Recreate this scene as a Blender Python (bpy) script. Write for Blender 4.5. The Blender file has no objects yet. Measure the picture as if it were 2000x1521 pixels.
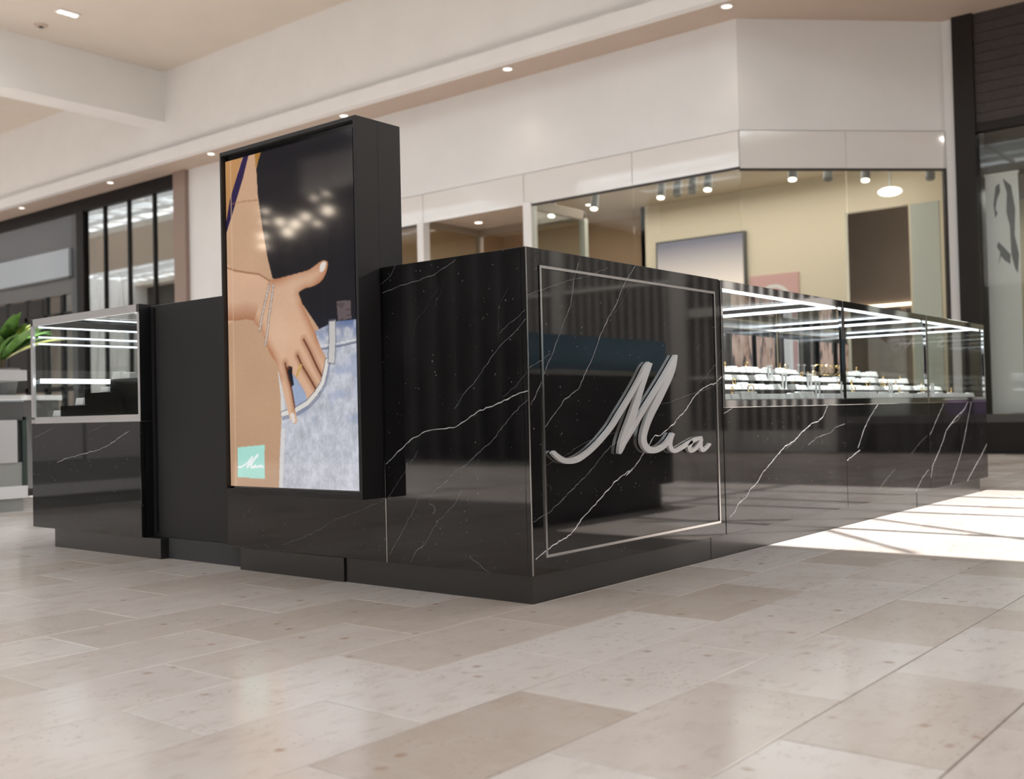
import bpy, bmesh, math, random
import numpy as np
from mathutils import Vector, Matrix
random.seed(7)
S = bpy.context.scene
COL = S.collection

# ------------------------------------------------------------------ camera
cam_d = bpy.data.cameras.new('camera'); cam = bpy.data.objects.new('camera', cam_d); COL.objects.link(cam); S.camera = cam
YAW, PITCH, ROLL = 0.6809, 0.0214, -0.0233
fw = Vector((math.cos(YAW)*math.cos(PITCH), math.sin(YAW)*math.cos(PITCH), math.sin(PITCH)))
rt = Vector((math.sin(YAW), -math.cos(YAW), 0)); up = rt.cross(fw)
c_, s_ = math.cos(ROLL), math.sin(ROLL)
r2 = c_*rt + s_*up; u2 = -s_*rt + c_*up
m = Matrix((r2, u2, -fw)).transposed().to_4x4(); m.translation = (-2.4921, -1.9545, 0.5748)
cam.matrix_world = m
cam_d.sensor_width = 36.0; cam_d.lens = 36.0*2076.1/2000.0; cam_d.sensor_fit = 'HORIZONTAL'
cam_d.clip_end = 200
cam_d.dof.use_dof = True; cam_d.dof.focus_distance = 3.55; cam_d.dof.aperture_fstop = cam_d.lens/1000/0.011

# ------------------------------------------------------------------ sky, sun, skylight portals, exposure
w = bpy.data.worlds.new('sky'); S.world = w; w.use_nodes = True
bg = w.node_tree.nodes['Background']; bg.inputs[0].default_value = (.93, .97, 1.0, 1); bg.inputs[1].default_value = 3.45
SLOTS = ((1.2, 4.4), (-6.6, -3.2))   # skylight slots (x ranges); the second is added to brighten the front floor
ZC = 6.46                           # mall ceiling
sun_d = bpy.data.lights.new('sun', 'SUN'); sun = bpy.data.objects.new('sun', sun_d); COL.objects.link(sun)
SUN = Vector((-.4, -0.8, ZC)).normalized()
sun.rotation_euler = SUN.to_track_quat('Z', 'Y').to_euler(); sun_d.energy = 11.5; sun_d.angle = math.radians(0.55); sun_d.color = (1, .985, .96)
for (sx0, sx1), (ya, yb) in [(sl, yy) for sl in SLOTS for yy in ((-7.4, 13.7), (14.3, 39.8))]:
    d = bpy.data.lights.new('skylight_portal', 'AREA'); d.shape = 'RECTANGLE'; d.size = sx1-sx0; d.size_y = yb-ya
    d.cycles.is_portal = True
    o = bpy.data.objects.new('skylight_portal', d); COL.objects.link(o); o.location = ((sx0+sx1)/2, (ya+yb)/2, ZC+0.30)
def shop_or_fill_light(x, y, z, sx, sy, power, col=(1, .86, .68)):
    d = bpy.data.lights.new('shop_or_fill_light', 'AREA'); d.shape = 'RECTANGLE'; d.size = sx; d.size_y = sy; d.energy = power; d.color = col
    o = bpy.data.objects.new('shop_or_fill_light', d); COL.objects.link(o); o.location = (x, y, z); return o
shop_or_fill_light(10.3, 5.5, 3.70, 2.5, 5.5, 120, (1, .93, .84))
shop_or_fill_light(11.6, 19.0, 3.9, 1.2, 6.0, 90, (1, .80, .62))
shop_or_fill_light(8.6, -7.0, 4.85, 0.5, 7.0, 320, (1, .95, .88))  # added lamp outside the gated shop, to brighten its mirrored bars
shop_or_fill_light(10.9, 0.0, 3.0, 0.8, 3.0, 40, (1, .95, .88))
S.view_settings.view_transform = 'Standard'; S.view_settings.look = 'None'; S.view_settings.gamma = 1.0
S.view_settings.use_curve_mapping = False; S.view_settings.exposure = 0.0
S.cycles.max_bounces = 10; S.cycles.diffuse_bounces = 4; S.cycles.glossy_bounces = 5; S.cycles.transparent_max_bounces = 24
S.cycles.caustics_reflective = False; S.cycles.caustics_refractive = False; S.cycles.sample_clamp_indirect = 6.0
S.cycles.use_denoising = True

# ------------------------------------------------------------------ materials
MATS = {}
def newmat(name):
    mt = bpy.data.materials.new(name); mt.use_nodes = True
    nt = mt.node_tree; b = nt.nodes['Principled BSDF']; MATS[name] = mt
    return mt, nt, b
def pb(name, col, rough=.5, metal=0., spec=.5, noise=0., nscale=8., bump=0., bscale=60., coat=0.):
    mt, nt, b = newmat(name)
    b.inputs['Base Color'].default_value = (*col, 1); b.inputs['Roughness'].default_value = rough
    b.inputs['Metallic'].default_value = metal; b.inputs['Specular IOR Level'].default_value = spec
    if coat: b.inputs['Coat Weight'].default_value = coat; b.inputs['Coat Roughness'].default_value = .03
    geo = nt.nodes.new('ShaderNodeNewGeometry')
    if noise:
        n = nt.nodes.new('ShaderNodeTexNoise'); n.inputs['Scale'].default_value = nscale; n.inputs['Detail'].default_value = 4
        nt.links.new(geo.outputs['Position'], n.inputs['Vector'])
        mr = nt.nodes.new('ShaderNodeMapRange'); mr.inputs[1].default_value = .3; mr.inputs[2].default_value = .7
        mr.inputs[3].default_value = 1-noise; mr.inputs[4].default_value = 1+noise
        nt.links.new(n.outputs['Fac'], mr.inputs[0])
        mx = nt.nodes.new('ShaderNodeVectorMath'); mx.operation = 'SCALE'; mx.inputs[0].default_value = col
        nt.links.new(mr.outputs[0], mx.inputs['Scale']); nt.links.new(mx.outputs[0], b.inputs['Base Color'])
    if bump:
        n = nt.nodes.new('ShaderNodeTexNoise'); n.inputs['Scale'].default_value = bscale
        nt.links.new(geo.outputs['Position'], n.inputs['Vector'])
        bn = nt.nodes.new('ShaderNodeBump'); bn.inputs['Strength'].default_value = bump; bn.inputs['Distance'].default_value = .003
        nt.links.new(n.outputs['Fac'], bn.inputs['Height']); nt.links.new(bn.outputs[0], b.inputs['Normal'])
    return mt
def emit(name, col, s):
    mt, nt, b = newmat(name)
    b.inputs['Base Color'].default_value = (*col, 1)
    b.inputs['Emission Color'].default_value = (*col, 1); b.inputs['Emission Strength'].default_value = s
    return mt
def glass(name, tint=(.96, .98, .97), ior=1.5, rough=0.0):
    mt = bpy.data.materials.new(name); mt.use_nodes = True; nt = mt.node_tree; nt.nodes.clear(); MATS[name] = mt
    out = nt.nodes.new('ShaderNodeOutputMaterial'); mix = nt.nodes.new('ShaderNodeMixShader')
    tr = nt.nodes.new('ShaderNodeBsdfTransparent'); tr.inputs[0].default_value = (*tint, 1)
    gl = nt.nodes.new('ShaderNodeBsdfGlossy'); gl.inputs['Roughness'].default_value = rough
    # Schlick reflectance of both faces of a thin pane
    f0 = ((ior-1)/(ior+1))**2
    geo = nt.nodes.new('ShaderNodeNewGeometry'); dt = nt.nodes.new('ShaderNodeVectorMath'); dt.operation = 'DOT_PRODUCT'
    nt.links.new(geo.outputs['Normal'], dt.inputs[0]); nt.links.new(geo.outputs['Incoming'], dt.inputs[1])
    def mth(op, *a):
        n = nt.nodes.new('ShaderNodeMath'); n.operation = op
        for i, v in enumerate(a):
            if isinstance(v, (int, float)): n.inputs[i].default_value = v
            else: nt.links.new(v, n.inputs[i])
        return n.outputs[0]
    f = mth('ADD', f0, mth('MULTIPLY', 1-f0, mth('POWER', mth('SUBTRACT', 1.0, mth('ABSOLUTE', dt.outputs['Value'])), 5.0)))
    nt.links.new(f, mix.inputs[0]); nt.links.new(tr.outputs[0], mix.inputs[1]); nt.links.new(gl.outputs[0], mix.inputs[2])
    nt.links.new(mix.outputs[0], out.inputs[0]); return mt

def tile_material():
    mt, nt, b = newmat('limestone'); N = nt.nodes; L = nt.links
    geo = N.new('ShaderNodeNewGeometry'); oi = N.new('ShaderNodeObjectInfo')
    sep = N.new('ShaderNodeSeparateColor'); L.new(oi.outputs['Color'], sep.inputs[0])
    def math_(op, a, b_=None, c=None):
        n = N.new('ShaderNodeMath'); n.operation = op
        for i, v in enumerate((a, b_, c)):
            if v is None: continue
            if isinstance(v, (int, float)): n.inputs[i].default_value = v
            else: L.new(v, n.inputs[i])
        return n.outputs[0]
    t = math_('ADD', sep.outputs[0], math_('MULTIPLY', geo.outputs['Random Per Island'], sep.outputs[1]))
    seed = math_('ADD', math_('MULTIPLY', oi.outputs['Random'], 50.), math_('MULTIPLY', geo.outputs['Random Per Island'], 37.))
    cv = N.new('ShaderNodeCombineXYZ'); L.new(seed, cv.inputs[2]); L.new(seed, cv.inputs[0])
    ad = N.new('ShaderNodeVectorMath'); ad.operation = 'ADD'; L.new(geo.outputs['Position'], ad.inputs[0]); L.new(cv.outputs[0], ad.inputs[1])
    def noise(sc, det=5, rough=.6, vec=ad.outputs[0], st=(1, 1, 1)):
        mp = N.new('ShaderNodeMapping'); mp.inputs['Scale'].default_value = st; L.new(vec, mp.inputs['Vector'])
        n = N.new('ShaderNodeTexNoise'); n.inputs['Scale'].default_value = sc; n.inputs['Detail'].default_value = det
        n.inputs['Roughness'].default_value = rough; L.new(mp.outputs[0], n.inputs['Vector']); return n.outputs['Fac']
    def ramp(v, a, b_):
        n = N.new('ShaderNodeMapRange'); n.inputs[1].default_value = a; n.inputs[2].default_value = b_; n.clamp = True
        n.interpolation_type = 'SMOOTHSTEP'; L.new(v, n.inputs[0]); return n.outputs[0]
    def mix(f, a, b_):
        n = N.new('ShaderNodeMix'); n.data_type = 'RGBA'
        if isinstance(f, float): n.inputs['Factor'].default_value = f
        else: L.new(f, n.inputs['Factor'])
        for k, v in (('A', a), ('B', b_)):
            s = [i for i in n.inputs if i.name == k and i.type == 'RGBA'][0]
            if isinstance(v, tuple): s.default_value = (*v, 1)
            else: L.new(v, s)
        return [o for o in n.outputs if o.type == 'RGBA'][0]
    cloud = noise(5, 6, .62)
    tt = math_('ADD', t, math_('MULTIPLY', math_('SUBTRACT', cloud, .5), .7)); tt.node.use_clamp = True
    c = mix(tt, (.675, .61, .575), (.48, .385, .325))
    mott = ramp(noise(22, 6, .7, st=(.6, 1.3, 1)), .5, .72)
    c = mix(math_('MULTIPLY', mott, .42), c, (.43, .33, .27))
    pale = ramp(noise(13, 4, .6), .56, .75)
    c = mix(math_('MULTIPLY', pale, .25), c, (.68, .62, .585))
    grain = ramp(noise(260, 3, .7, st=(.5, 1.2, 1)), .35, .75)
    c = mix(math_('MULTIPLY', grain, .16), c, (.50, .42, .37))
    vo = N.new('ShaderNodeTexVoronoi'); vo.voronoi_dimensions = '2D'; vo.inputs['Scale'].default_value = 8; L.new(ad.outputs[0], vo.inputs['Vector'])
    wob = math_('ADD', vo.outputs['Distance'], math_('MULTIPLY', math_('SUBTRACT', noise(40, 3), .5), .22))
    spot = math_('MULTIPLY', math_('SUBTRACT', 1., ramp(wob, .02, .13)), ramp(noise(4.3, 2), .53, .62))
    c = mix(math_('MULTIPLY', spot, .65), c, (.33, .19, .12))
    vo2 = N.new('ShaderNodeTexVoronoi'); vo2.voronoi_dimensions = '2D'; vo2.inputs['Scale'].default_value = 34; L.new(ad.outputs[0], vo2.inputs['Vector'])
    sp2 = math_('MULTIPLY', math_('SUBTRACT', 1., ramp(vo2.outputs['Distance'], .06, .16)), ramp(noise(6, 2), .54, .66))
    c = mix(math_('MULTIPLY', sp2, .5), c, (.36, .24, .17))
    L.new(c, b.inputs['Base Color'])
    rr = math_('ADD', .15, math_('MULTIPLY', ramp(noise(2.2, 1), .3, .7), .05)); L.new(rr, b.inputs['Roughness'])
    b.inputs['Specular IOR Level'].default_value = .5
    return mt

def marble_material(name, base, vein=False):
    mt, nt, b = newmat(name); N = nt.nodes; L = nt.links
    geo = N.new('ShaderNodeNewGeometry')
    if vein:
        at = N.new('ShaderNodeAttribute'); at.attribute_name = 'tone'; L.new(at.outputs['Color'], b.inputs['Base Color'])
    else:
        vo = N.new('ShaderNodeTexVoronoi'); vo.inputs['Scale'].default_value = 55; L.new(geo.outputs['Position'], vo.inputs['Vector'])
        r1 = N.new('ShaderNodeMapRange'); r1.inputs[1].default_value = .07; r1.inputs[2].default_value = .16; r1.inputs[3].default_value = 1; r1.inputs[4].default_value = 0
        L.new(vo.outputs['Distance'], r1.inputs[0])
        n1 = N.new('ShaderNodeTexNoise'); n1.inputs['Scale'].default_value = 17; n1.inputs['Detail'].default_value = 3; L.new(geo.outputs['Position'], n1.inputs['Vector'])
        r2_ = N.new('ShaderNodeMapRange'); r2_.inputs[1].default_value = .50; r2_.inputs[2].default_value = .66; L.new(n1.outputs['Fac'], r2_.inputs[0])
        mu = N.new('ShaderNodeMath'); mu.operation = 'MULTIPLY'; L.new(r1.outputs[0], mu.inputs[0]); L.new(r2_.outputs[0], mu.inputs[1])
        n2 = N.new('ShaderNodeTexNoise'); n2.inputs['Scale'].default_value = 3.5; n2.inputs['Detail'].default_value = 6; L.new(geo.outputs['Position'], n2.inputs['Vector'])
        r3 = N.new('ShaderNodeMapRange'); r3.inputs[1].default_value = .35; r3.inputs[2].default_value = .7; r3.inputs[3].default_value = .6; r3.inputs[4].default_value = 1.6; L.new(n2.outputs['Fac'], r3.inputs[0])
        sc = N.new('ShaderNodeVectorMath'); sc.operation = 'SCALE'; sc.inputs[0].default_value = base; L.new(r3.outputs[0], sc.inputs['Scale'])
        mx = N.new('ShaderNodeMix'); mx.data_type = 'RGBA'; L.new(mu.outputs[0], mx.inputs['Factor'])
        A = [i for i in mx.inputs if i.name == 'A' and i.type == 'RGBA'][0]; Bq = [i for i in mx.inputs if i.name == 'B' and i.type == 'RGBA'][0]
        L.new(sc.outputs[0], A); Bq.default_value = (.26, .255, .255, 1)
        L.new([o for o in mx.outputs if o.type == 'RGBA'][0], b.inputs['Base Color'])
    b.inputs['Roughness'].default_value = .045; b.inputs['IOR'].default_value = 1.75; b.inputs['Specular IOR Level'].default_value = .5
    return mt

TILE = tile_material()
GROUT = pb('grout', (.20, .17, .15), .8)
MARBLE = marble_material('black_marble', (.0085, .008, .0085))
VEIN = marble_material('marble_vein', (.5, .5, .5), True)
BLACK = pb('black_laminate', (.018, .018, .019), .42, spec=.45, noise=.15, nscale=300)
FRAME = pb('black_frame', (.010, .010, .012), .38, spec=.4)
TOE = pb('toe_kick_laminate', (.016, .0155, .0155), .28, spec=1.0, coat=.3)
CARPET = pb('speckled_foam', (.060, .060, .062), .9, noise=.9, nscale=420, bump=.8, bscale=300)
CHROME = pb('chrome', (.86, .86, .87), .035, 1.0)
SILVER = pb('brushed_silver', (.93, .93, .94), .28, .5)
STRIP = pb('satin_steel', (.74, .73, .72), .2, 1.0)
CASEGLASS = glass('case_glass', (.97, .985, .98), 1.42)
SHOPGLASS = glass('shop_glass', (.93, .95, .93), 1.5)
LED = emit('led_bar', (.86, .93, 1.0), 4.5)
CHROMESAT = pb('satin_chrome', (.80, .78, .78), .30, .55)
WHITEBLOCK = pb('white_acrylic', (.86, .86, .86), .3)
STEP = pb('black_acrylic_step', (.012, .011, .010), .12, noise=.4, nscale=9)
DECK = pb('grey_deck', (.30, .30, .31), .3)
BACKP = pb('dark_back_panel', (.05, .05, .055), .12)
GOLD = pb('gold', (.83, .58, .24), .16, 1.0)
WALLW = pb('white_plaster', (.735, .735, .735), .75, noise=.02, nscale=2)
CEILM = pb('cream_ceiling_paint', (.62, .56, .49), .85, noise=.02, nscale=2)
SOFFIT = pb('tan_soffit_paint', (.50, .405, .335), .85, noise=.02, nscale=2)
FASCIA = pb('warm_white_paint', (.765, .76, .752), .8, noise=.02, nscale=2)
TRANSOM = pb('white_back_painted_glass', (.72, .71, .70), .05, spec=.6); TRANSOM.node_tree.nodes['Principled BSDF'].inputs['IOR'].default_value = 2.1
POSTW = pb('white_post', (.78, .77, .77), .3)
DARKF = pb('dark_bronze_frame', (.017, .014, .013), .5, spec=.25)
DARKP = pb('dark_brown_panel', (.050, .042, .041), .55, spec=.3, noise=.12, nscale=20)
ROSE = pb('rose_brown_pillar', (.28, .20, .17), .5)
CREAM = pb('cream_shop_wall', (.70, .63, .51), .8)
TANW = pb('tan_shop_wall', (.47, .335, .22), .7)
BROWN = pb('brown_shop_wall', (.20, .15, .12), .7)
SHOPFLOOR = pb('shop_floor', (.35, .27, .2), .3)
SHOPCEIL = pb('shop_ceiling', (.62, .54, .42), .8)
GREYSCR = None
DARKIN = pb('dark_interior', (.012, .011, .011), .7)
GREYBAR = pb('grey_gate_bar', (.75, .74, .73), .4)
GREYPIL = pb('grey_gate_pillar', (.52, .51, .50), .35)
MULL = pb('black_mullion', (.010, .009, .009), .5, spec=.2)
WHITEP = pb('white_print', (.74, .74, .76), .5)
GREYP = pb('grey_print', (.10, .10, .11), .5)
PINKP = pb('pink_print', (.62, .38, .38), .5)
PURPLE = pb('purple_panel', (.30, .20, .42), .4)
BLUEGL = pb('blue_panel', (.11, .23, .32), .15)
LIGHTG = pb('light_grey_panel', (.50, .50, .51), .35)
MIDG = pb('grey_green_panel', (.30, .31, .30), .4)
DARKG = pb('dark_grey_panel', (.085, .087, .09), .25)
LAMPON = emit('lamp_lens', (1, .9, .78), 3.5)
GLOBE = emit('globe_lamp', (1, .84, .66), 26.0)
SPOTC = pb('grey_spot_housing', (.22, .23, .24), .4)
LEAF = pb('palm_leaf', (.10, .22, .045), .4, noise=.4, nscale=14)
LEAFY = pb('palm_leaf_yellow', (.32, .34, .08), .4, noise=.4, nscale=14)
STEM = pb('palm_stem', (.12, .09, .05), .7)
POT = pb('grey_pot', (.15, .15, .15), .6)
BLUEGREY = pb('blue_grey_band', (.36, .41, .46), .35)
CARDP = None

# ------------------------------------------------------------------ mesh helpers
def bx(bm, x0, x1, y0, y1, z0, z1, bev=0.0):
    x0, x1 = min(x0, x1), max(x0, x1); y0, y1 = min(y0, y1), max(y0, y1); z0, z1 = min(z0, z1), max(z0, z1)
    v = [bm.verts.new((x, y, z)) for z in (z0, z1) for y in (y0, y1) for x in (x0, x1)]
    fs = [bm.faces.new([v[i] for i in f]) for f in ((0, 2, 3, 1), (4, 5, 7, 6), (0, 1, 5, 4), (2, 6, 7, 3), (0, 4, 6, 2), (1, 3, 7, 5))]
    if bev:
        es = list({e for f in fs for e in f.edges})
        bmesh.ops.bevel(bm, geom=es, offset=bev, segments=1, affect='EDGES', profile=.5)
def cyl(bm, p0, p1, r0, r1=None, n=16, caps=True):
    r1 = r0 if r1 is None else r1
    p0, p1 = Vector(p0), Vector(p1); d = (p1-p0).normalized()
    a = d.orthogonal().normalized(); b = d.cross(a)
    R = [[bm.verts.new(p+(a*math.cos(2*math.pi*i/n)+b*math.sin(2*math.pi*i/n))*r) for i in range(n)] for p, r in ((p0, r0), (p1, r1))]
    for i in range(n): bm.faces.new((R[0][i], R[0][(i+1) % n], R[1][(i+1) % n], R[1][i]))
    if caps: bm.faces.new(R[0][::-1]); bm.faces.new(R[1])
def sphere(bm, c, r, n=14, k=8, sz=1.0):
    mat = Matrix.Translation(c) @ Matrix.Diagonal((r, r, r*sz, 1))
    bmesh.ops.create_uvsphere(bm, u_segments=n, v_segments=k, radius=1, matrix=mat)
def torus(bm, c, R, r, axis='Y', n=20, k=6, arc=1.0):
    rings = []
    cnt = n if arc >= 1 else n+1
    for i in range(cnt):
        a = 2*math.pi*arc*i/n + (0 if arc >= 1 else 0)
        ring = []
        for j in range(k):
            b = 2*math.pi*j/k
            x = (R+r*math.cos(b))*math.cos(a); z = (R+r*math.cos(b))*math.sin(a); y = r*math.sin(b)
            p = (x, y, z) if axis == 'Y' else (y, x, z)
            ring.append(bm.verts.new(Vector(c)+Vector(p)))
        rings.append(ring)
    for i in range(cnt if arc >= 1 else cnt-1):
        for j in range(k):
            bm.faces.new((rings[i][j], rings[(i+1) % cnt][j], rings[(i+1) % cnt][(j+1) % k], rings[i][(j+1) % k]))
def wloc(o):
    p = Vector(o.location)
    while o.parent is not None: o = o.parent; p += Vector(o.location)
    return p
def obj(name, bm, mat, parent=None, smooth=False):
    me = bpy.data.meshes.new(name); bmesh.ops.recalc_face_normals(bm, faces=bm.faces); bm.to_mesh(me); bm.free()
    if smooth:
        for p in me.polygons: p.use_smooth = True
    for mm in (mat if isinstance(mat, (list, tuple)) else [mat]): me.materials.append(mm)
    o = bpy.data.objects.new(name, me); COL.objects.link(o)
    if parent is not None: o.parent = parent; o.location = -wloc(parent)
    return o
def box(name, x0, x1, y0, y1, z0, z1, mat, parent=None, bev=0.0):
    bm = bmesh.new(); bx(bm, x0, x1, y0, y1, z0, z1, bev); return obj(name, bm, mat, parent)
def boxes(name, L, mat, parent=None, bev=0.0):
    bm = bmesh.new()
    for b in L: bx(bm, *b, bev)
    return obj(name, bm, mat, parent)
def tag(o, label=None, cat=None, group=None, kind=None):
    for k, v in (('label', label), ('category', cat), ('group', group), ('kind', kind)):
        if v: o[k] = v
    return o
def thing(name, label, cat, loc=(0, 0, 0), group=None):
    o = bpy.data.objects.new(name, None); o.empty_display_size = .1; COL.objects.link(o); o.location = loc
    return tag(o, label, cat, group)
def struct(o): o['kind'] = 'structure'; return o
def wall(name, label, x0, x1, y0, y1, z0, z1, mat):
    return tag(struct(box(name, x0, x1, y0, y1, z0, z1, mat)), label)
def copy_tree(o, parent=None):
    c = o.copy(); COL.objects.link(c)
    if parent is not None: c.parent = parent
    for ch in list(o.children): copy_tree(ch, c)
    return c
def frame_boxes(x0, x1, z0, z1, y0, y1, t):     # a rectangle of bars in the xz plane
    return [(x0, x1, y0, y1, z0, z0+t), (x0, x1, y0, y1, z1-t, z1), (x0, x0+t, y0, y1, z0+t, z1-t), (x1-t, x1, y0, y1, z0+t, z1-t)]

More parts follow.
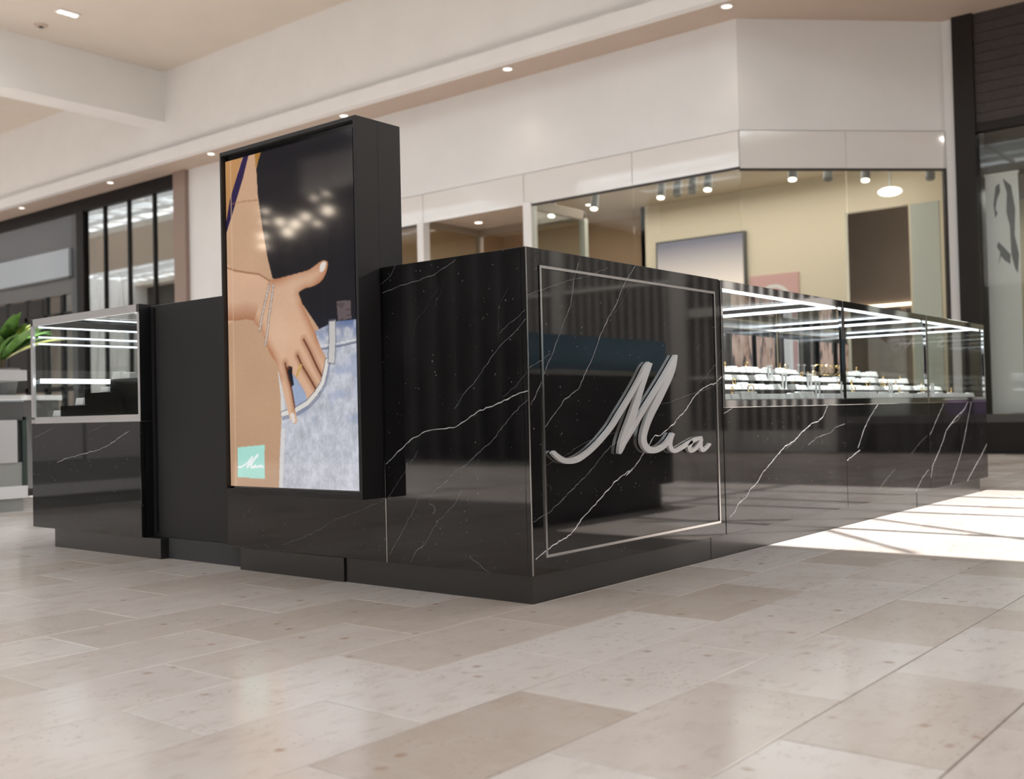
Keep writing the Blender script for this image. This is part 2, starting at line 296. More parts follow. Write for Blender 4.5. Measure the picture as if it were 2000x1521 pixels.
DATA = {"RV":[[0,1.0,0.00352,[[1.207,0.693],[1.1624,0.6694],[1.0892,0.6568],[1.0318,0.6393],[0.9889,0.6153],[0.9322,0.5717],[0.8576,0.5361],[0.8372,0.5183],[0.7849,0.4982],[0.7401,0.48],[0.7063,0.4827],[0.6746,0.4565],[0.6341,0.4264],[0.5733,0.3822],[0.5147,0.3529],[0.5679,0.3786],[0.4519,0.3398],[0.355,0.2857],[0.2624,0.2379],[0.1933,0.1901],[0.0955,0.1662],[0.0139,0.1347]]],[0,0.35,0.0022,[[1.207,0.6716],[1.1031,0.6481],[0.9896,0.629],[0.9078,0.6156],[0.809,0.5962],[0.752,0.5918]]],[0,0.6,0.00264,[[0.6081,1.068],[0.5686,1.0328],[0.5295,0.9923],[0.4903,0.9357],[0.4279,0.8721],[0.3786,0.8108],[0.3298,0.7348],[0.283,0.6827],[0.2827,0.6766],[0.2509,0.6413],[0.1807,0.6125],[0.1213,0.5647],[0.0731,0.5264]]],[0,0.3,0.00176,[[0.5668,0.9952],[0.5208,0.9377],[0.4706,0.8977]]],[0,0.5,0.00242,[[0.2709,1.0455],[0.2411,0.9825],[0.2218,0.9053],[0.1711,0.8305],[0.1324,0.7702],[0.0733,0.6864],[0.0468,0.6439],[0.0075,0.595]]],[0,0.35,0.00176,[[0.004,0.9244],[0.0735,0.9446],[0.1717,0.9738],[0.3304,1.0091],[0.4356,1.0445]]],[0,0.45,0.0022,[[0.4926,0.4802],[0.4308,0.4565],[0.3922,0.437],[0.3323,0.3952],[0.2847,0.3685],[0.2057,0.3285],[0.087,0.269],[0.0061,0.2465]]],[0,0.3,0.00176,[[0.4879,0.5003],[0.3786,0.4915],[0.3049,0.4791],[0.2433,0.461],[0.1734,0.4352],[0.0732,0.412]]],[0,0.35,0.00198,[[1.207,0.7932],[1.1589,0.7383],[1.0916,0.6986],[1.0261,0.6633]]],[0,0.4,0.00176,[[0.002,0.7062],[0.0251,0.7158],[0.06,0.7286],[0.1112,0.7512]]],[1,1.0,0.00396,[[2.224,0.571],[2.1731,0.5241],[2.1092,0.5003],[2.048,0.4954],[1.9269,0.4557],[1.8531,0.422],[1.7544,0.402],[1.6711,0.3647],[1.6034,0.3335],[1.5373,0.3031],[1.4848,0.2669],[1.4218,0.2434],[1.39,0.2181],[1.3114,0.1916],[1.2866,0.1666],[1.2454,0.1488]]],[1,0.6,0.00242,[[1.8531,0.422],[1.8099,0.4057],[1.7673,0.3897]]],[1,0.5,0.0022,[[1.3904,0.2236],[1.3129,0.2175],[1.2433,0.2105]]],[1,0.6,0.00264,[[2.423,0.4837],[2.3135,0.4701],[2.2467,0.4462],[2.0887,0.4291],[1.9962,0.3985]]],[1,0.9,0.00286,[[1.2877,0.5715],[1.2523,0.5591],[1.2179,0.5515]]],[2,1.0,0.0033,[[2.8655,0.5715],[2.7556,0.514],[2.677,0.4608],[2.6177,0.4015],[2.5787,0.3626]]],[2,1.0,0.0033,[[2.6047,0.3514],[2.5232,0.3315],[2.438,0.3093]]],[2,0.5,0.0022,[[3.0859,0.2336],[2.9604,0.191],[2.8584,0.1485]]],[3,0.9,0.00286,[[3.9244,0.5663],[3.8157,0.4954],[3.6835,0.4037],[3.658,0.3904]]],[2,0.4,0.00198,[[3.6102,0.3904],[3.4899,0.356],[3.3264,0.2948]]],[3,1.0,0.0033,[[4.4017,0.5708],[4.3256,0.529],[4.1537,0.4812],[3.9603,0.4118],[3.9031,0.357],[3.7943,0.2814],[3.6893,0.2156],[3.658,0.1479]]],[3,0.6,0.0022,[[4.3256,0.529],[4.1792,0.4641],[4.0422,0.4423]]],[3,1.0,0.00308,[[4.4744,0.5703],[4.4067,0.4851],[4.3064,0.3515],[4.2423,0.2781],[4.1511,0.1991],[4.0051,0.0865]]],[3,1.0,0.00308,[[4.7883,0.2995],[4.6458,0.2257],[4.5187,0.171],[4.3346,0.0877]]],[2,0.9,0.00264,[[3.6152,0.1963],[3.5179,0.1636],[3.397,0.0958]]],[3,0.4,0.00198,[[3.7341,0.1738],[3.658,0.0979]]]],"LV":[[0,1.0,0.00286,[[0.0037,0.6378],[0.0495,0.6265],[0.1069,0.606],[0.1557,0.5922],[0.2053,0.5783],[0.2563,0.5508],[0.2977,0.5322],[0.3603,0.527],[0.4207,0.5209],[0.4831,0.4989],[0.5259,0.4708],[0.5583,0.4519],[0.5858,0.4289],[0.6118,0.4115]]],[0,0.45,0.00187,[[0.0071,0.8789],[0.0426,0.8561],[0.0761,0.8402],[0.1054,0.8164]]],[0,0.5,0.00198,[[0.0055,0.8534],[0.039,0.823],[0.1165,0.7689],[0.1665,0.7194],[0.2177,0.6652],[0.2537,0.6398],[0.3012,0.5896]]],[0,0.35,0.00176,[[0.0058,0.6922],[0.0488,0.652],[0.1017,0.6224]]],[0,0.5,0.00198,[[0.0059,0.6108],[0.0557,0.5755],[0.1094,0.5249],[0.1511,0.4857],[0.1936,0.4574],[0.2466,0.4197],[0.3052,0.3901],[0.3555,0.351],[0.4064,0.3222]]],[0,0.5,0.00198,[[0.282,1.0596],[0.3399,1.0368],[0.3882,1.0183],[0.4534,1.0089],[0.5429,0.9974],[0.612,0.9834]]],[0,0.5,0.00198,[[0.5463,1.0742],[0.57,1.0403],[0.6169,1.0144]]],[0,0.25,0.00165,[[0.3363,0.9822],[0.3696,0.9269]]],[0,0.25,0.00165,[[0.3574,0.9803],[0.4126,0.9187],[0.4572,0.8827],[0.481,0.8209]]],[0,0.25,0.00165,[[0.068,0.9535],[0.1078,0.8979],[0.1133,0.7947]]],[0,0.4,0.00187,[[0.4637,0.4561],[0.5122,0.3996],[0.5669,0.342],[0.6086,0.299]]],[0,0.45,0.00198,[[0.4549,0.317],[0.4956,0.2542],[0.5559,0.1725],[0.6033,0.111]]],[0,0.45,0.00198,[[0.2754,0.335],[0.3133,0.2834],[0.384,0.2296],[0.4365,0.1607],[0.4837,0.1282],[0.5056,0.0932]]],[0,0.5,0.00198,[[0.2459,0.1257],[0.2088,0.107],[0.1678,0.082]]],[0,0.6,0.00198,[[0.4175,0.2869],[0.3975,0.2803],[0.3919,0.2658],[0.4034,0.2544]]],[1,0.4,0.00176,[[0.6225,0.291],[0.6949,0.2692],[0.752,0.2495],[0.8568,0.2202],[0.9939,0.1595],[1.1662,0.1073]]],[2,0.9,0.00242,[[2.1679,0.5323],[2.2316,0.511],[2.3461,0.4674],[2.4296,0.4494],[2.567,0.4307],[2.6915,0.4114],[2.7738,0.392]]],[2,0.5,0.00198,[[2.7969,0.5553],[2.9976,0.5044]]],[2,0.4,0.00198,[[2.3433,0.5643],[2.4952,0.53]]]],"ST":{"m1":[[0.0875,0.4478,0.1019,0.4553],[0.0927,0.4437,0.1082,0.4516],[0.0982,0.4393,0.1142,0.4481],[0.1049,0.4347,0.1211,0.4445],[0.113,0.4294,0.1297,0.4401],[0.1229,0.4236,0.1387,0.4359],[0.1344,0.4184,0.1474,0.4327],[0.1468,0.4148,0.1556,0.4306],[0.1598,0.4124,0.1645,0.4291],[0.1738,0.4111,0.1748,0.4282],[0.1893,0.4107,0.1871,0.4279],[0.2061,0.4114,0.2004,0.4284],[0.2235,0.4136,0.2136,0.4298],[0.2402,0.4177,0.227,0.4327],[0.2562,0.4231,0.2415,0.4369],[0.2717,0.429,0.2567,0.4419],[0.2872,0.4352,0.2718,0.4474],[0.3029,0.4421,0.287,0.4535],[0.3192,0.45,0.303,0.4607],[0.3367,0.4591,0.3201,0.4692],[0.3549,0.4691,0.3381,0.4787],[0.3732,0.4799,0.3562,0.489],[0.392,0.4914,0.3747,0.5001],[0.411,0.5037,0.3934,0.512],[0.4292,0.5164,0.4108,0.5241],[0.4456,0.5292,0.4262,0.5365],[0.4608,0.5422,0.4407,0.5493],[0.4758,0.5551,0.4555,0.5624],[0.4912,0.568,0.4709,0.5753],[0.5067,0.581,0.4865,0.5881],[0.5223,0.5946,0.5022,0.6014],[0.5381,0.609,0.5184,0.6154],[0.554,0.6238,0.5348,0.6298],[0.5694,0.6384,0.5506,0.6441],[0.5842,0.6525,0.5655,0.658],[0.5985,0.6664,0.5797,0.6717],[0.6124,0.6795,0.5931,0.6849],[0.6265,0.6921,0.6056,0.6979],[0.64,0.704,0.6174,0.7104],[0.6516,0.7138,0.6285,0.7211],[0.66,0.7203,0.6384,0.7286],[0.667,0.7252,0.6471,0.7337],[0.6744,0.7304,0.6553,0.7385]],"m2":[[0.6561,0.7365,0.6797,0.7325],[0.6434,0.7202,0.6685,0.7158],[0.6307,0.7039,0.6573,0.6992],[0.6185,0.6882,0.6465,0.6831],[0.607,0.6735,0.6363,0.668],[0.5958,0.6592,0.6266,0.6535],[0.5846,0.6442,0.6171,0.6384],[0.5731,0.628,0.6074,0.6221],[0.5617,0.6112,0.5978,0.605],[0.5503,0.5947,0.5882,0.588],[0.5389,0.5782,0.5787,0.571],[0.5276,0.5618,0.5692,0.554],[0.5167,0.5464,0.5596,0.5377],[0.5058,0.5318,0.5496,0.5223],[0.4952,0.5178,0.5395,0.5078],[0.4857,0.5047,0.5297,0.4945],[0.4777,0.4927,0.5202,0.4827],[0.4708,0.4816,0.511,0.4721],[0.465,0.4709,0.5024,0.4625],[0.4604,0.4603,0.494,0.4531],[0.457,0.4504,0.4859,0.4444],[0.4547,0.4425,0.4789,0.4373],[0.4537,0.4376,0.4737,0.433],[0.4537,0.4344,0.4697,0.4305],[0.4536,0.4311,0.4657,0.4281]],"m3":[[0.4902,0.4519,0.4759,0.4571],[0.5138,0.471,0.4973,0.4769],[0.5377,0.4904,0.519,0.4969],[0.5584,0.5074,0.5377,0.5143],[0.5727,0.5197,0.5506,0.5268],[0.5835,0.5294,0.5605,0.5367],[0.5959,0.5405,0.5729,0.5481],[0.6124,0.5548,0.5899,0.5624],[0.6309,0.5707,0.6092,0.5781],[0.6503,0.5871,0.6293,0.5943],[0.6708,0.6038,0.65,0.6109],[0.6922,0.621,0.6715,0.628],[0.7132,0.6381,0.6925,0.6449],[0.7331,0.6548,0.7126,0.6612],[0.7524,0.6712,0.7321,0.6774],[0.7713,0.6874,0.7511,0.6933],[0.7905,0.7038,0.77,0.7097],[0.8091,0.7201,0.7882,0.7259],[0.8249,0.7342,0.8039,0.7398],[0.8359,0.745,0.8157,0.75],[0.8437,0.7535,0.825,0.7581],[0.8516,0.762,0.8343,0.7662]],"m4":[[0.8351,0.7673,0.8511,0.7662],[0.8284,0.7554,0.8479,0.7541],[0.8217,0.7437,0.8447,0.7418],[0.814,0.7323,0.84,0.7291],[0.8049,0.7211,0.8338,0.7166],[0.7946,0.71,0.8263,0.7041],[0.7825,0.6978,0.8164,0.6904],[0.7674,0.6838,0.8031,0.6749],[0.7501,0.6686,0.7878,0.6587],[0.7331,0.6532,0.7725,0.6429],[0.7172,0.6382,0.7577,0.6276],[0.7017,0.6233,0.7428,0.6124],[0.6867,0.6085,0.7276,0.5973],[0.6715,0.5936,0.7117,0.5823],[0.6565,0.5785,0.6959,0.5677],[0.6429,0.5636,0.6817,0.5537],[0.6313,0.5492,0.6691,0.5403],[0.6213,0.5352,0.6578,0.5273],[0.6126,0.5216,0.648,0.5146],[0.6047,0.5081,0.6393,0.502],[0.598,0.4948,0.6321,0.4898],[0.5935,0.4826,0.6278,0.4793],[0.5918,0.4718,0.6268,0.471],[0.5927,0.462,0.6282,0.4644],[0.5968,0.4526,0.6316,0.4587],[0.604,0.4433,0.6375,0.4532],[0.615,0.4343,0.645,0.4486],[0.6306,0.4268,0.6517,0.4458],[0.65,0.4226,0.6593,0.444],[0.6699,0.4214,0.6704,0.4426],[0.6893,0.4222,0.6832,0.4422],[0.7082,0.4247,0.697,0.4429],[0.7269,0.4289,0.7122,0.445],[0.7447,0.4344,0.7273,0.4483],[0.7618,0.4412,0.7422,0.4534],[0.7779,0.4492,0.757,0.46],[0.792,0.4578,0.7701,0.4669],[0.8028,0.4666,0.7806,0.4739],[0.8109,0.4756,0.7899,0.4816],[0.8187,0.4842,0.7996,0.4896]],"i1":[[0.7973,0.4868,0.8181,0.4819],[0.7906,0.4794,0.8124,0.4743],[0.7837,0.4719,0.8068,0.467],[0.7782,0.4639,0.803,0.4601],[0.7743,0.4555,0.8008,0.4529],[0.7721,0.4467,0.8,0.446],[0.7735,0.4379,0.8015,0.4407],[0.7797,0.4294,0.8054,0.4361],[0.7905,0.4217,0.8106,0.4323],[0.808,0.4163,0.814,0.431],[0.8277,0.4166,0.8208,0.431],[0.8454,0.4198,0.8346,0.433],[0.8627,0.4238,0.8507,0.436],[0.8812,0.4285,0.8682,0.4402],[0.9003,0.434,0.8869,0.4453],[0.9168,0.4388,0.9039,0.45],[0.9293,0.4423,0.9172,0.4533],[0.9396,0.4452,0.9281,0.4558],[0.9501,0.4482,0.939,0.4583]],"a1":[[1.0172,0.4699,1.0216,0.4585],[1.0035,0.4692,1.0081,0.4572],[0.9892,0.4684,0.9954,0.456],[0.9743,0.4667,0.9838,0.4543],[0.9593,0.4637,0.9717,0.4516],[0.9446,0.4599,0.9597,0.4484],[0.9315,0.4551,0.9504,0.4449],[0.9209,0.4493,0.9435,0.4408],[0.9128,0.4426,0.9382,0.4362],[0.908,0.4355,0.9358,0.4324],[0.9075,0.4276,0.9357,0.4282],[0.9115,0.4191,0.9371,0.4246],[0.9267,0.4118,0.9343,0.4252],[0.946,0.4123,0.9371,0.4256],[0.9632,0.4162,0.9492,0.4279],[0.9793,0.4221,0.9614,0.4318],[0.9937,0.4305,0.9736,0.4383],[1.0066,0.4402,0.9864,0.4471],[1.0161,0.4477,0.9963,0.4543],[1.0208,0.4515,1.0007,0.4575],[1.0228,0.4536,1.0015,0.4585],[1.0242,0.4551,1.0028,0.4601]],"a2":[[0.9987,0.4607,1.0216,0.4581],[0.9955,0.4534,1.0193,0.4507],[0.9922,0.4457,1.017,0.4437],[0.9913,0.4374,1.0169,0.4375],[0.9938,0.4282,1.0192,0.4302],[0.9993,0.4188,1.023,0.4234],[1.0139,0.4106,1.0225,0.4223],[1.0348,0.412,1.0229,0.423],[1.0493,0.4176,1.0346,0.4266],[1.0612,0.4229,1.0467,0.431],[1.0703,0.4276,1.0562,0.4345],[1.078,0.4324,1.0648,0.4383],[1.0854,0.4371,1.0737,0.4424]]},"corn":[[1.3423,1.5442],[0.6488,1.5193],[0.6567,0.3247],[1.3522,0.3311]],"ext":[1.347,0.653,0.327,1.533],"P":{"dark":[[0.3043,1.0095],[0.264,0.9538],[0.2719,0.8764],[0.3022,0.7805],[0.3435,0.6805],[0.3807,0.6173],[0.5927,0.5812],[0.5697,0.5578],[0.736,0.4531],[0.7336,0.405],[0.9977,0.3963],[1.038,0.5014],[1.0646,1.0189],[0.2676,1.0303]],"goldl":[[-0.0133,1.0128],[0.1467,1.0016],[0.0952,0.9478],[0.0422,0.874],[-0.0045,0.8121],[-0.0244,0.7915]],"strap":[[0.1539,1.0008],[0.2022,1.0017],[0.1494,0.9342],[0.0915,0.8743],[0.0499,0.8298],[-0.0023,0.779],[-0.0004,0.8162],[0.0326,0.8792],[0.0951,0.9435]],"goldr":[[0.2522,1.0019],[0.3075,1.0028],[0.2768,0.9739],[0.2592,0.9542]],"arm":[[-0.03,0.6777],[0.0684,0.6588],[0.1771,0.6459],[0.2715,0.6362],[0.3573,0.6115],[0.3965,0.5934],[0.3403,0.4684],[0.2824,0.4706],[0.2249,0.4984],[0.1536,0.5066],[0.0562,0.5055],[-0.0305,0.5108]],"hand":[[0.3516,0.6119],[0.3804,0.6132],[0.4543,0.6162],[0.5326,0.6192],[0.5984,0.6223],[0.6634,0.6258],[0.7065,0.6342],[0.7438,0.6424],[0.7754,0.646],[0.8012,0.6416],[0.8069,0.6313],[0.7912,0.6083],[0.7516,0.5873],[0.6929,0.5776],[0.6393,0.5756],[0.5957,0.5685],[0.5846,0.5621],[0.5965,0.5483],[0.6324,0.51],[0.6938,0.4547],[0.7438,0.4007],[0.779,0.3716],[0.7716,0.3319],[0.7163,0.2731],[0.646,0.2479],[0.6206,0.2767],[0.563,0.3165],[0.5362,0.3294],[0.4928,0.3469],[0.486,0.3223],[0.5124,0.297],[0.5369,0.2351],[0.5535,0.1961],[0.5376,0.186],[0.5182,0.1922],[0.4967,0.2047],[0.4761,0.2358],[0.445,0.2859],[0.4223,0.3279],[0.4037,0.3638],[0.3594,0.388],[0.3207,0.4228],[0.2765,0.4709],[0.2251,0.5006]],"jeans":[[0.4117,0.3406],[0.4275,0.2738],[0.4311,0.1908],[0.4125,0.0913],[0.4019,-0.0084],[1.0163,-0.0061],[1.0406,0.4691],[0.9419,0.4709],[0.8713,0.4703],[0.7991,0.4626],[0.6988,0.4484],[0.7235,0.4133],[0.779,0.3716],[0.7664,0.332],[0.7173,0.2931],[0.6412,0.2581],[0.4925,0.3428]],"jfront":[[0.7941,0.3632],[0.7821,0.3317],[0.7545,0.3003],[0.7058,0.2732],[0.6406,0.248],[0.5529,0.2267],[0.4414,0.2135],[0.4281,0.1742],[1.0254,0.1712],[1.0353,0.3642]],"loop":[[0.8099,0.4729],[0.8532,0.4731],[0.8499,0.4091],[0.8409,0.354],[0.7978,0.3571],[0.8068,0.4105]],"label":[[0.864,0.5264],[0.9667,0.5245],[0.968,0.4734],[0.8735,0.4726]],"card":[[0.0625,0.1177],[0.2906,0.1256],[0.289,0.0246],[0.0604,0.027]],"nail1":[[0.7572,0.6383],[0.7857,0.6425],[0.7935,0.6341],[0.7793,0.619],[0.7529,0.6145],[0.7463,0.6269]],"nail2":[[0.5027,0.2149],[0.5249,0.2176],[0.5385,0.2023],[0.5357,0.1909],[0.5182,0.1922],[0.5055,0.2026]],"blackring":[[0.4797,0.3514],[0.4988,0.3562],[0.5241,0.3523],[0.5232,0.3338],[0.5347,0.3007],[0.5177,0.2929],[0.4915,0.3222]],"goldring":[[0.5836,0.3589],[0.603,0.3556],[0.5859,0.3405],[0.5575,0.3187],[0.5447,0.3231],[0.5641,0.341]],"web":[[0.4925,0.3428],[0.536,0.3274],[0.5628,0.3145],[0.6206,0.2767],[0.6356,0.2541],[0.553,0.2308],[0.5324,0.2556],[0.518,0.2969]]},"L":{"br1":[[0.3526,0.5982],[0.3218,0.5576],[0.2965,0.5208],[0.2774,0.4878],[0.2683,0.4691]],"br2":[[0.387,0.5964],[0.3676,0.5512],[0.3483,0.5101],[0.3346,0.4686],[0.3125,0.4231]],"f1":[[0.6174,0.4271],[0.6588,0.3954],[0.7097,0.3495],[0.7522,0.3164]],"f2":[[0.5663,0.3839],[0.6029,0.3523],[0.6653,0.3103],[0.7082,0.2792]],"f3":[[0.4692,0.364],[0.4915,0.3222],[0.5173,0.2847],[0.5399,0.231]],"pocket":[[0.7888,0.3614],[0.7738,0.3318],[0.7513,0.3004],[0.7004,0.2713],[0.6352,0.2453],[0.5474,0.2268],[0.4414,0.2156]],"pocket2":[[0.8091,0.3548],[0.7941,0.3234],[0.7718,0.292],[0.7156,0.259],[0.6506,0.2337],[0.5576,0.2124],[0.4406,0.2011]],"waist":[[0.7331,0.397],[0.8164,0.3983],[0.9084,0.4024],[1.0082,0.4084]],"waist2":[[0.7336,0.4058],[0.8169,0.407],[0.9088,0.4102],[1.0085,0.4153]],"sideseam":[[0.416,0.3364],[0.434,0.2903],[0.447,0.2155],[0.4372,0.1328],[0.417,0.0002]],"armtop":[[-0.03,0.6777],[0.0684,0.6588],[0.1771,0.6459],[0.2715,0.6362],[0.3573,0.6115]],"armbot":[[-0.0305,0.5108],[0.0562,0.5055],[0.1536,0.5066],[0.2249,0.4993],[0.2823,0.4685],[0.3262,0.4184],[0.4037,0.3638],[0.4223,0.3279]],"thumb":[[0.3804,0.6132],[0.5326,0.6192],[0.6634,0.6258],[0.7438,0.6431],[0.7807,0.6465]],"thumb2":[[0.8069,0.6313],[0.7912,0.6083],[0.7516,0.5873],[0.6929,0.5776],[0.6393,0.5756],[0.5846,0.5629],[0.6324,0.51],[0.6938,0.4547],[0.7438,0.4007],[0.779,0.3716]],"wristline":[[0.0418,0.8653],[0.152,0.865],[0.271,0.8595]],"edge":[[0.0513,1.0043],[0.0477,0.7863],[0.047,0.5252],[0.0255,0.263],[0.0248,0.0028]],"c1":[[0.0641,0.0585],[0.0814,0.0567],[0.1024,0.0606],[0.1304,0.0669],[0.1548,0.0757],[0.1862,0.0881]],"c2":[[0.1862,0.0881],[0.165,0.0733],[0.1437,0.0585]],"c3":[[0.1507,0.061],[0.1856,0.0759],[0.2304,0.0943]],"c4":[[0.2304,0.0943],[0.1993,0.0808],[0.1748,0.0661],[0.1778,0.0582],[0.1948,0.0583],[0.212,0.0627]],"c5":[[0.212,0.0627],[0.2151,0.0585],[0.232,0.0604],[0.2523,0.0642],[0.2487,0.0594],[0.2622,0.0607],[0.2657,0.0643],[0.2671,0.0589],[0.2788,0.0602]]}}

# ================================================================== FLOOR
fl = struct(box('floor', -7.4, 10.0, -14.0, 40.0, -.12, -.008, GROUT)); tag(fl, 'mall floor of polished beige limestone planks laid in running bond')
TW, TL, GAP = .2846, .567, .0028
def tile_bm(bm, x0, x1, y0, y1):
    g = GAP/2; ch = .0012
    x0 += g; x1 -= g; y0 += g; y1 -= g
    lo = [bm.verts.new(p) for p in ((x0, y0, -.012), (x1, y0, -.012), (x1, y1, -.012), (x0, y1, -.012))]
    md = [bm.verts.new(p) for p in ((x0, y0, -ch), (x1, y0, -ch), (x1, y1, -ch), (x0, y1, -ch))]
    hi = [bm.verts.new(p) for p in ((x0+ch, y0+ch, 0), (x1-ch, y0+ch, 0), (x1-ch, y1-ch, 0), (x0+ch, y1-ch, 0))]
    bm.faces.new(hi)
    for i in range(4):
        j = (i+1) % 4
        bm.faces.new((lo[i], lo[j], md[j], md[i])); bm.faces.new((md[i], md[j], hi[j], hi[i]))
cells = []
for k in range(-50, 141):
    y0 = .003 + TW*k; y1 = y0+TW
    if y0 < -13.9 or y1 > 39.9: continue
    off = -.205 if k % 2 else -.490
    if k == -5: joints_extra = True
    n0 = int((-7.3-off)/TL)-1
    for n in range(n0, n0+34):
        xa = off+TL*n; xb = xa+TL
        if xa < -7.35 or xb > 9.95: continue
        if k == -5 and n in (0, 1, 2):               # this course is cut into half planks
            cells += [(k, xa, (xa+xb)/2, y0, y1), (k, (xa+xb)/2, xb, y0, y1)]
        else: cells.append((k, xa, xb, y0, y1))
CAMP = Vector((-2.4921, -1.9545, .5748))
def view_size(c):
    k, xa, xb, y0, y1 = c
    p = Vector(((xa+xb)/2, (y0+y1)/2, 0)); d = p-CAMP
    zc = d.dot(fw)
    if zc < .5: return 0
    u = 2076*d.dot(r2)/zc; v = 2076*d.dot(u2)/zc
    mx = 2076*.33/zc
    if abs(u) > 1000+mx or v < -760-mx*.6: return 0
    if -.02 < y0 and y1 < 3.0 and xa > 0 and xb < 4.7: return 0
    if p.x > 0 and p.y > 0: return 0.0001
    return (xb-xa)*(y1-y0)*abs(d.z)/zc**3
cells.sort(key=view_size, reverse=True)
TONE = {(-3, -1.33): .85, (-2, -1.05): .05, (-2, -.49): -.1, (-1, -.77): .55, (-1, -1.34): .05, (-4, -1.05): .45, (-4, -.49): .15, (-4, .077): .6,
        (-3, -.77): .1, (-3, -.205): .25, (-3, .36): .15, (-2, .077): .75, (-5, -.77): .5, (-5, -.205): .05, (-5, .078): .0, (-5, .36): .5, (0, -1.06): .4,
        (0, -1.62): .15, (1, -1.9): .5, (1, -1.34): .35, (0, -.49): .6, (-1, -.205): .7, (-1, -1.9): .2, (-4, -1.62): .1, (2, -1.62): .1, (2, -1.06): .45}  # mostly the stone's own tone; left courses also carry their weaker light
rest = bmesh.new()
mesh_cache = {}
for i, (k, xa, xb, y0, y1) in enumerate(cells):
    if i < 300:
        ln = round(xb-xa, 4)
        if ln not in mesh_cache:
            bm = bmesh.new(); tile_bm(bm, 0, ln, 0, TW); me = bpy.data.meshes.new('tile'); bm.to_mesh(me); bm.free(); me.materials.append(TILE); mesh_cache[ln] = me
        o = bpy.data.objects.new('tile', mesh_cache[ln]); COL.objects.link(o); o.parent = fl; o.location = (xa, y0, random.uniform(-.0003, .0003))
        t = None
        for (kk, xx), tv in TONE.items():
            if kk == k and abs(xx-xa) < .08: t = tv
        o.color = (t if t is not None else random.choice((.0, .1, .2, .3, .45, .6)), 0, 0, 1)
    else: tile_bm(rest, xa, xb, y0, y1)
o = obj('tile', rest, TILE, fl); o['kind'] = 'stuff'; o.color = (0, .6, 0, 1)

# ================================================================== MALL SHELL
XW, XD = 8.294, 10.0
wall('ceiling_1', 'cream mall ceiling between the skylight and the white fascia', 4.4, 7.75, -14, 40, ZC, ZC+.2, CEILM)
wall('ceiling_2', 'cream mall ceiling between the two skylights', -3.2, 1.2, -14, 40, ZC, ZC+.2, CEILM)
wall('ceiling_6', 'unseen cream mall ceiling behind the photographer, ending the first skylight short to darken the corner', 1.2, 4.4, -14, -7.5, ZC, ZC+.2, CEILM)  # closed over out of view so the angled shop corner gets less skylight
wall('ceiling_7', 'unseen cream mall ceiling behind the photographer, ending the added skylight short to darken the corner', -6.6, -3.2, -14, -7.5, ZC, ZC+.2, CEILM)
wall('ceiling_5', 'cream mall ceiling over the shopfront across the mall', -7.4, -6.6, -14, 40, ZC, ZC+.2, CEILM)
wall('ceiling_3', 'white dropped beam crossing under the mall ceiling', -7.4, 7.75, 13.75, 14.25, 5.60, ZC+.2, FASCIA)
wall('ceiling_4', 'tan soffit with a row of downlights over the shopfronts', 7.69, 10.6, -14, 40, 4.91, 5.05, SOFFIT)
f_ = wall('trim_1', 'tall white fascia above the shopfront soffit', 7.75, 8.1, -14, 40, 5.05, ZC+.2, FASCIA)
wall('trim_2', 'projecting white lip along the foot of the fascia', 7.64, 7.76, -14, 40, 4.905, 5.10, FASCIA)
wall('wall_end', 'white end wall of the mall', -7.4, 12.0, 40, 40.2, 0, ZC+.2, FASCIA)
wall('wall_rear', 'shadowed end wall behind the photographer', -7.4, 12.0, -14.2, -14, 0, ZC+.2, FASCIA)
# skylights: rafters, cross bars, braces and glazing in the two slots
SKYG = glass('skylight_glass', (.98, .99, .99), 1.3)
for si, (sx0, sx1) in enumerate(SLOTS):
    sk = struct(bpy.data.objects.new('window_1', None)); COL.objects.link(sk); tag(sk, ('long glazed skylight over the row of display cases', 'added unseen skylight over the far side of the mall, brightening the front floor')[si]); sk.location = ((sx0+sx1)/2, 0, ZC)
    for px in (.70, 1.57, 2.02, 2.62):
        x = sx0+px; box('rafter', x-.028, x+.028, -7.5, 39.9, ZC+.16, ZC+.26, FASCIA, sk)
    for y in [v*2.4-7.0 for v in range(0, 20)]: box('cross_bar', sx0, sx1, y-.03, y+.03, ZC+.16, ZC+.24, FASCIA, sk)
    bm = bmesh.new()
    for j in range(-3, 18):
        for (ax, ay, bx_, by) in ((1.35, .25, .52, -1.05), (.75, .12, -.0, -.62)):
            y = j*2.4-.8
            p0 = Vector((sx0+ax, ay+y+.02, ZC+.2)); p1 = Vector((sx0+max(bx_, .02), by+y+.02, ZC+.2)); cyl(bm, p0, p1, .026, n=6)
    o = obj('truss_brace', bm, FASCIA, sk); o['kind'] = 'stuff'
    for ya, yb in ((-7.5, 13.75), (14.25, 39.9)): box('glazing', sx0, sx1, ya, yb, ZC+.27, ZC+.28, SKYG, sk)

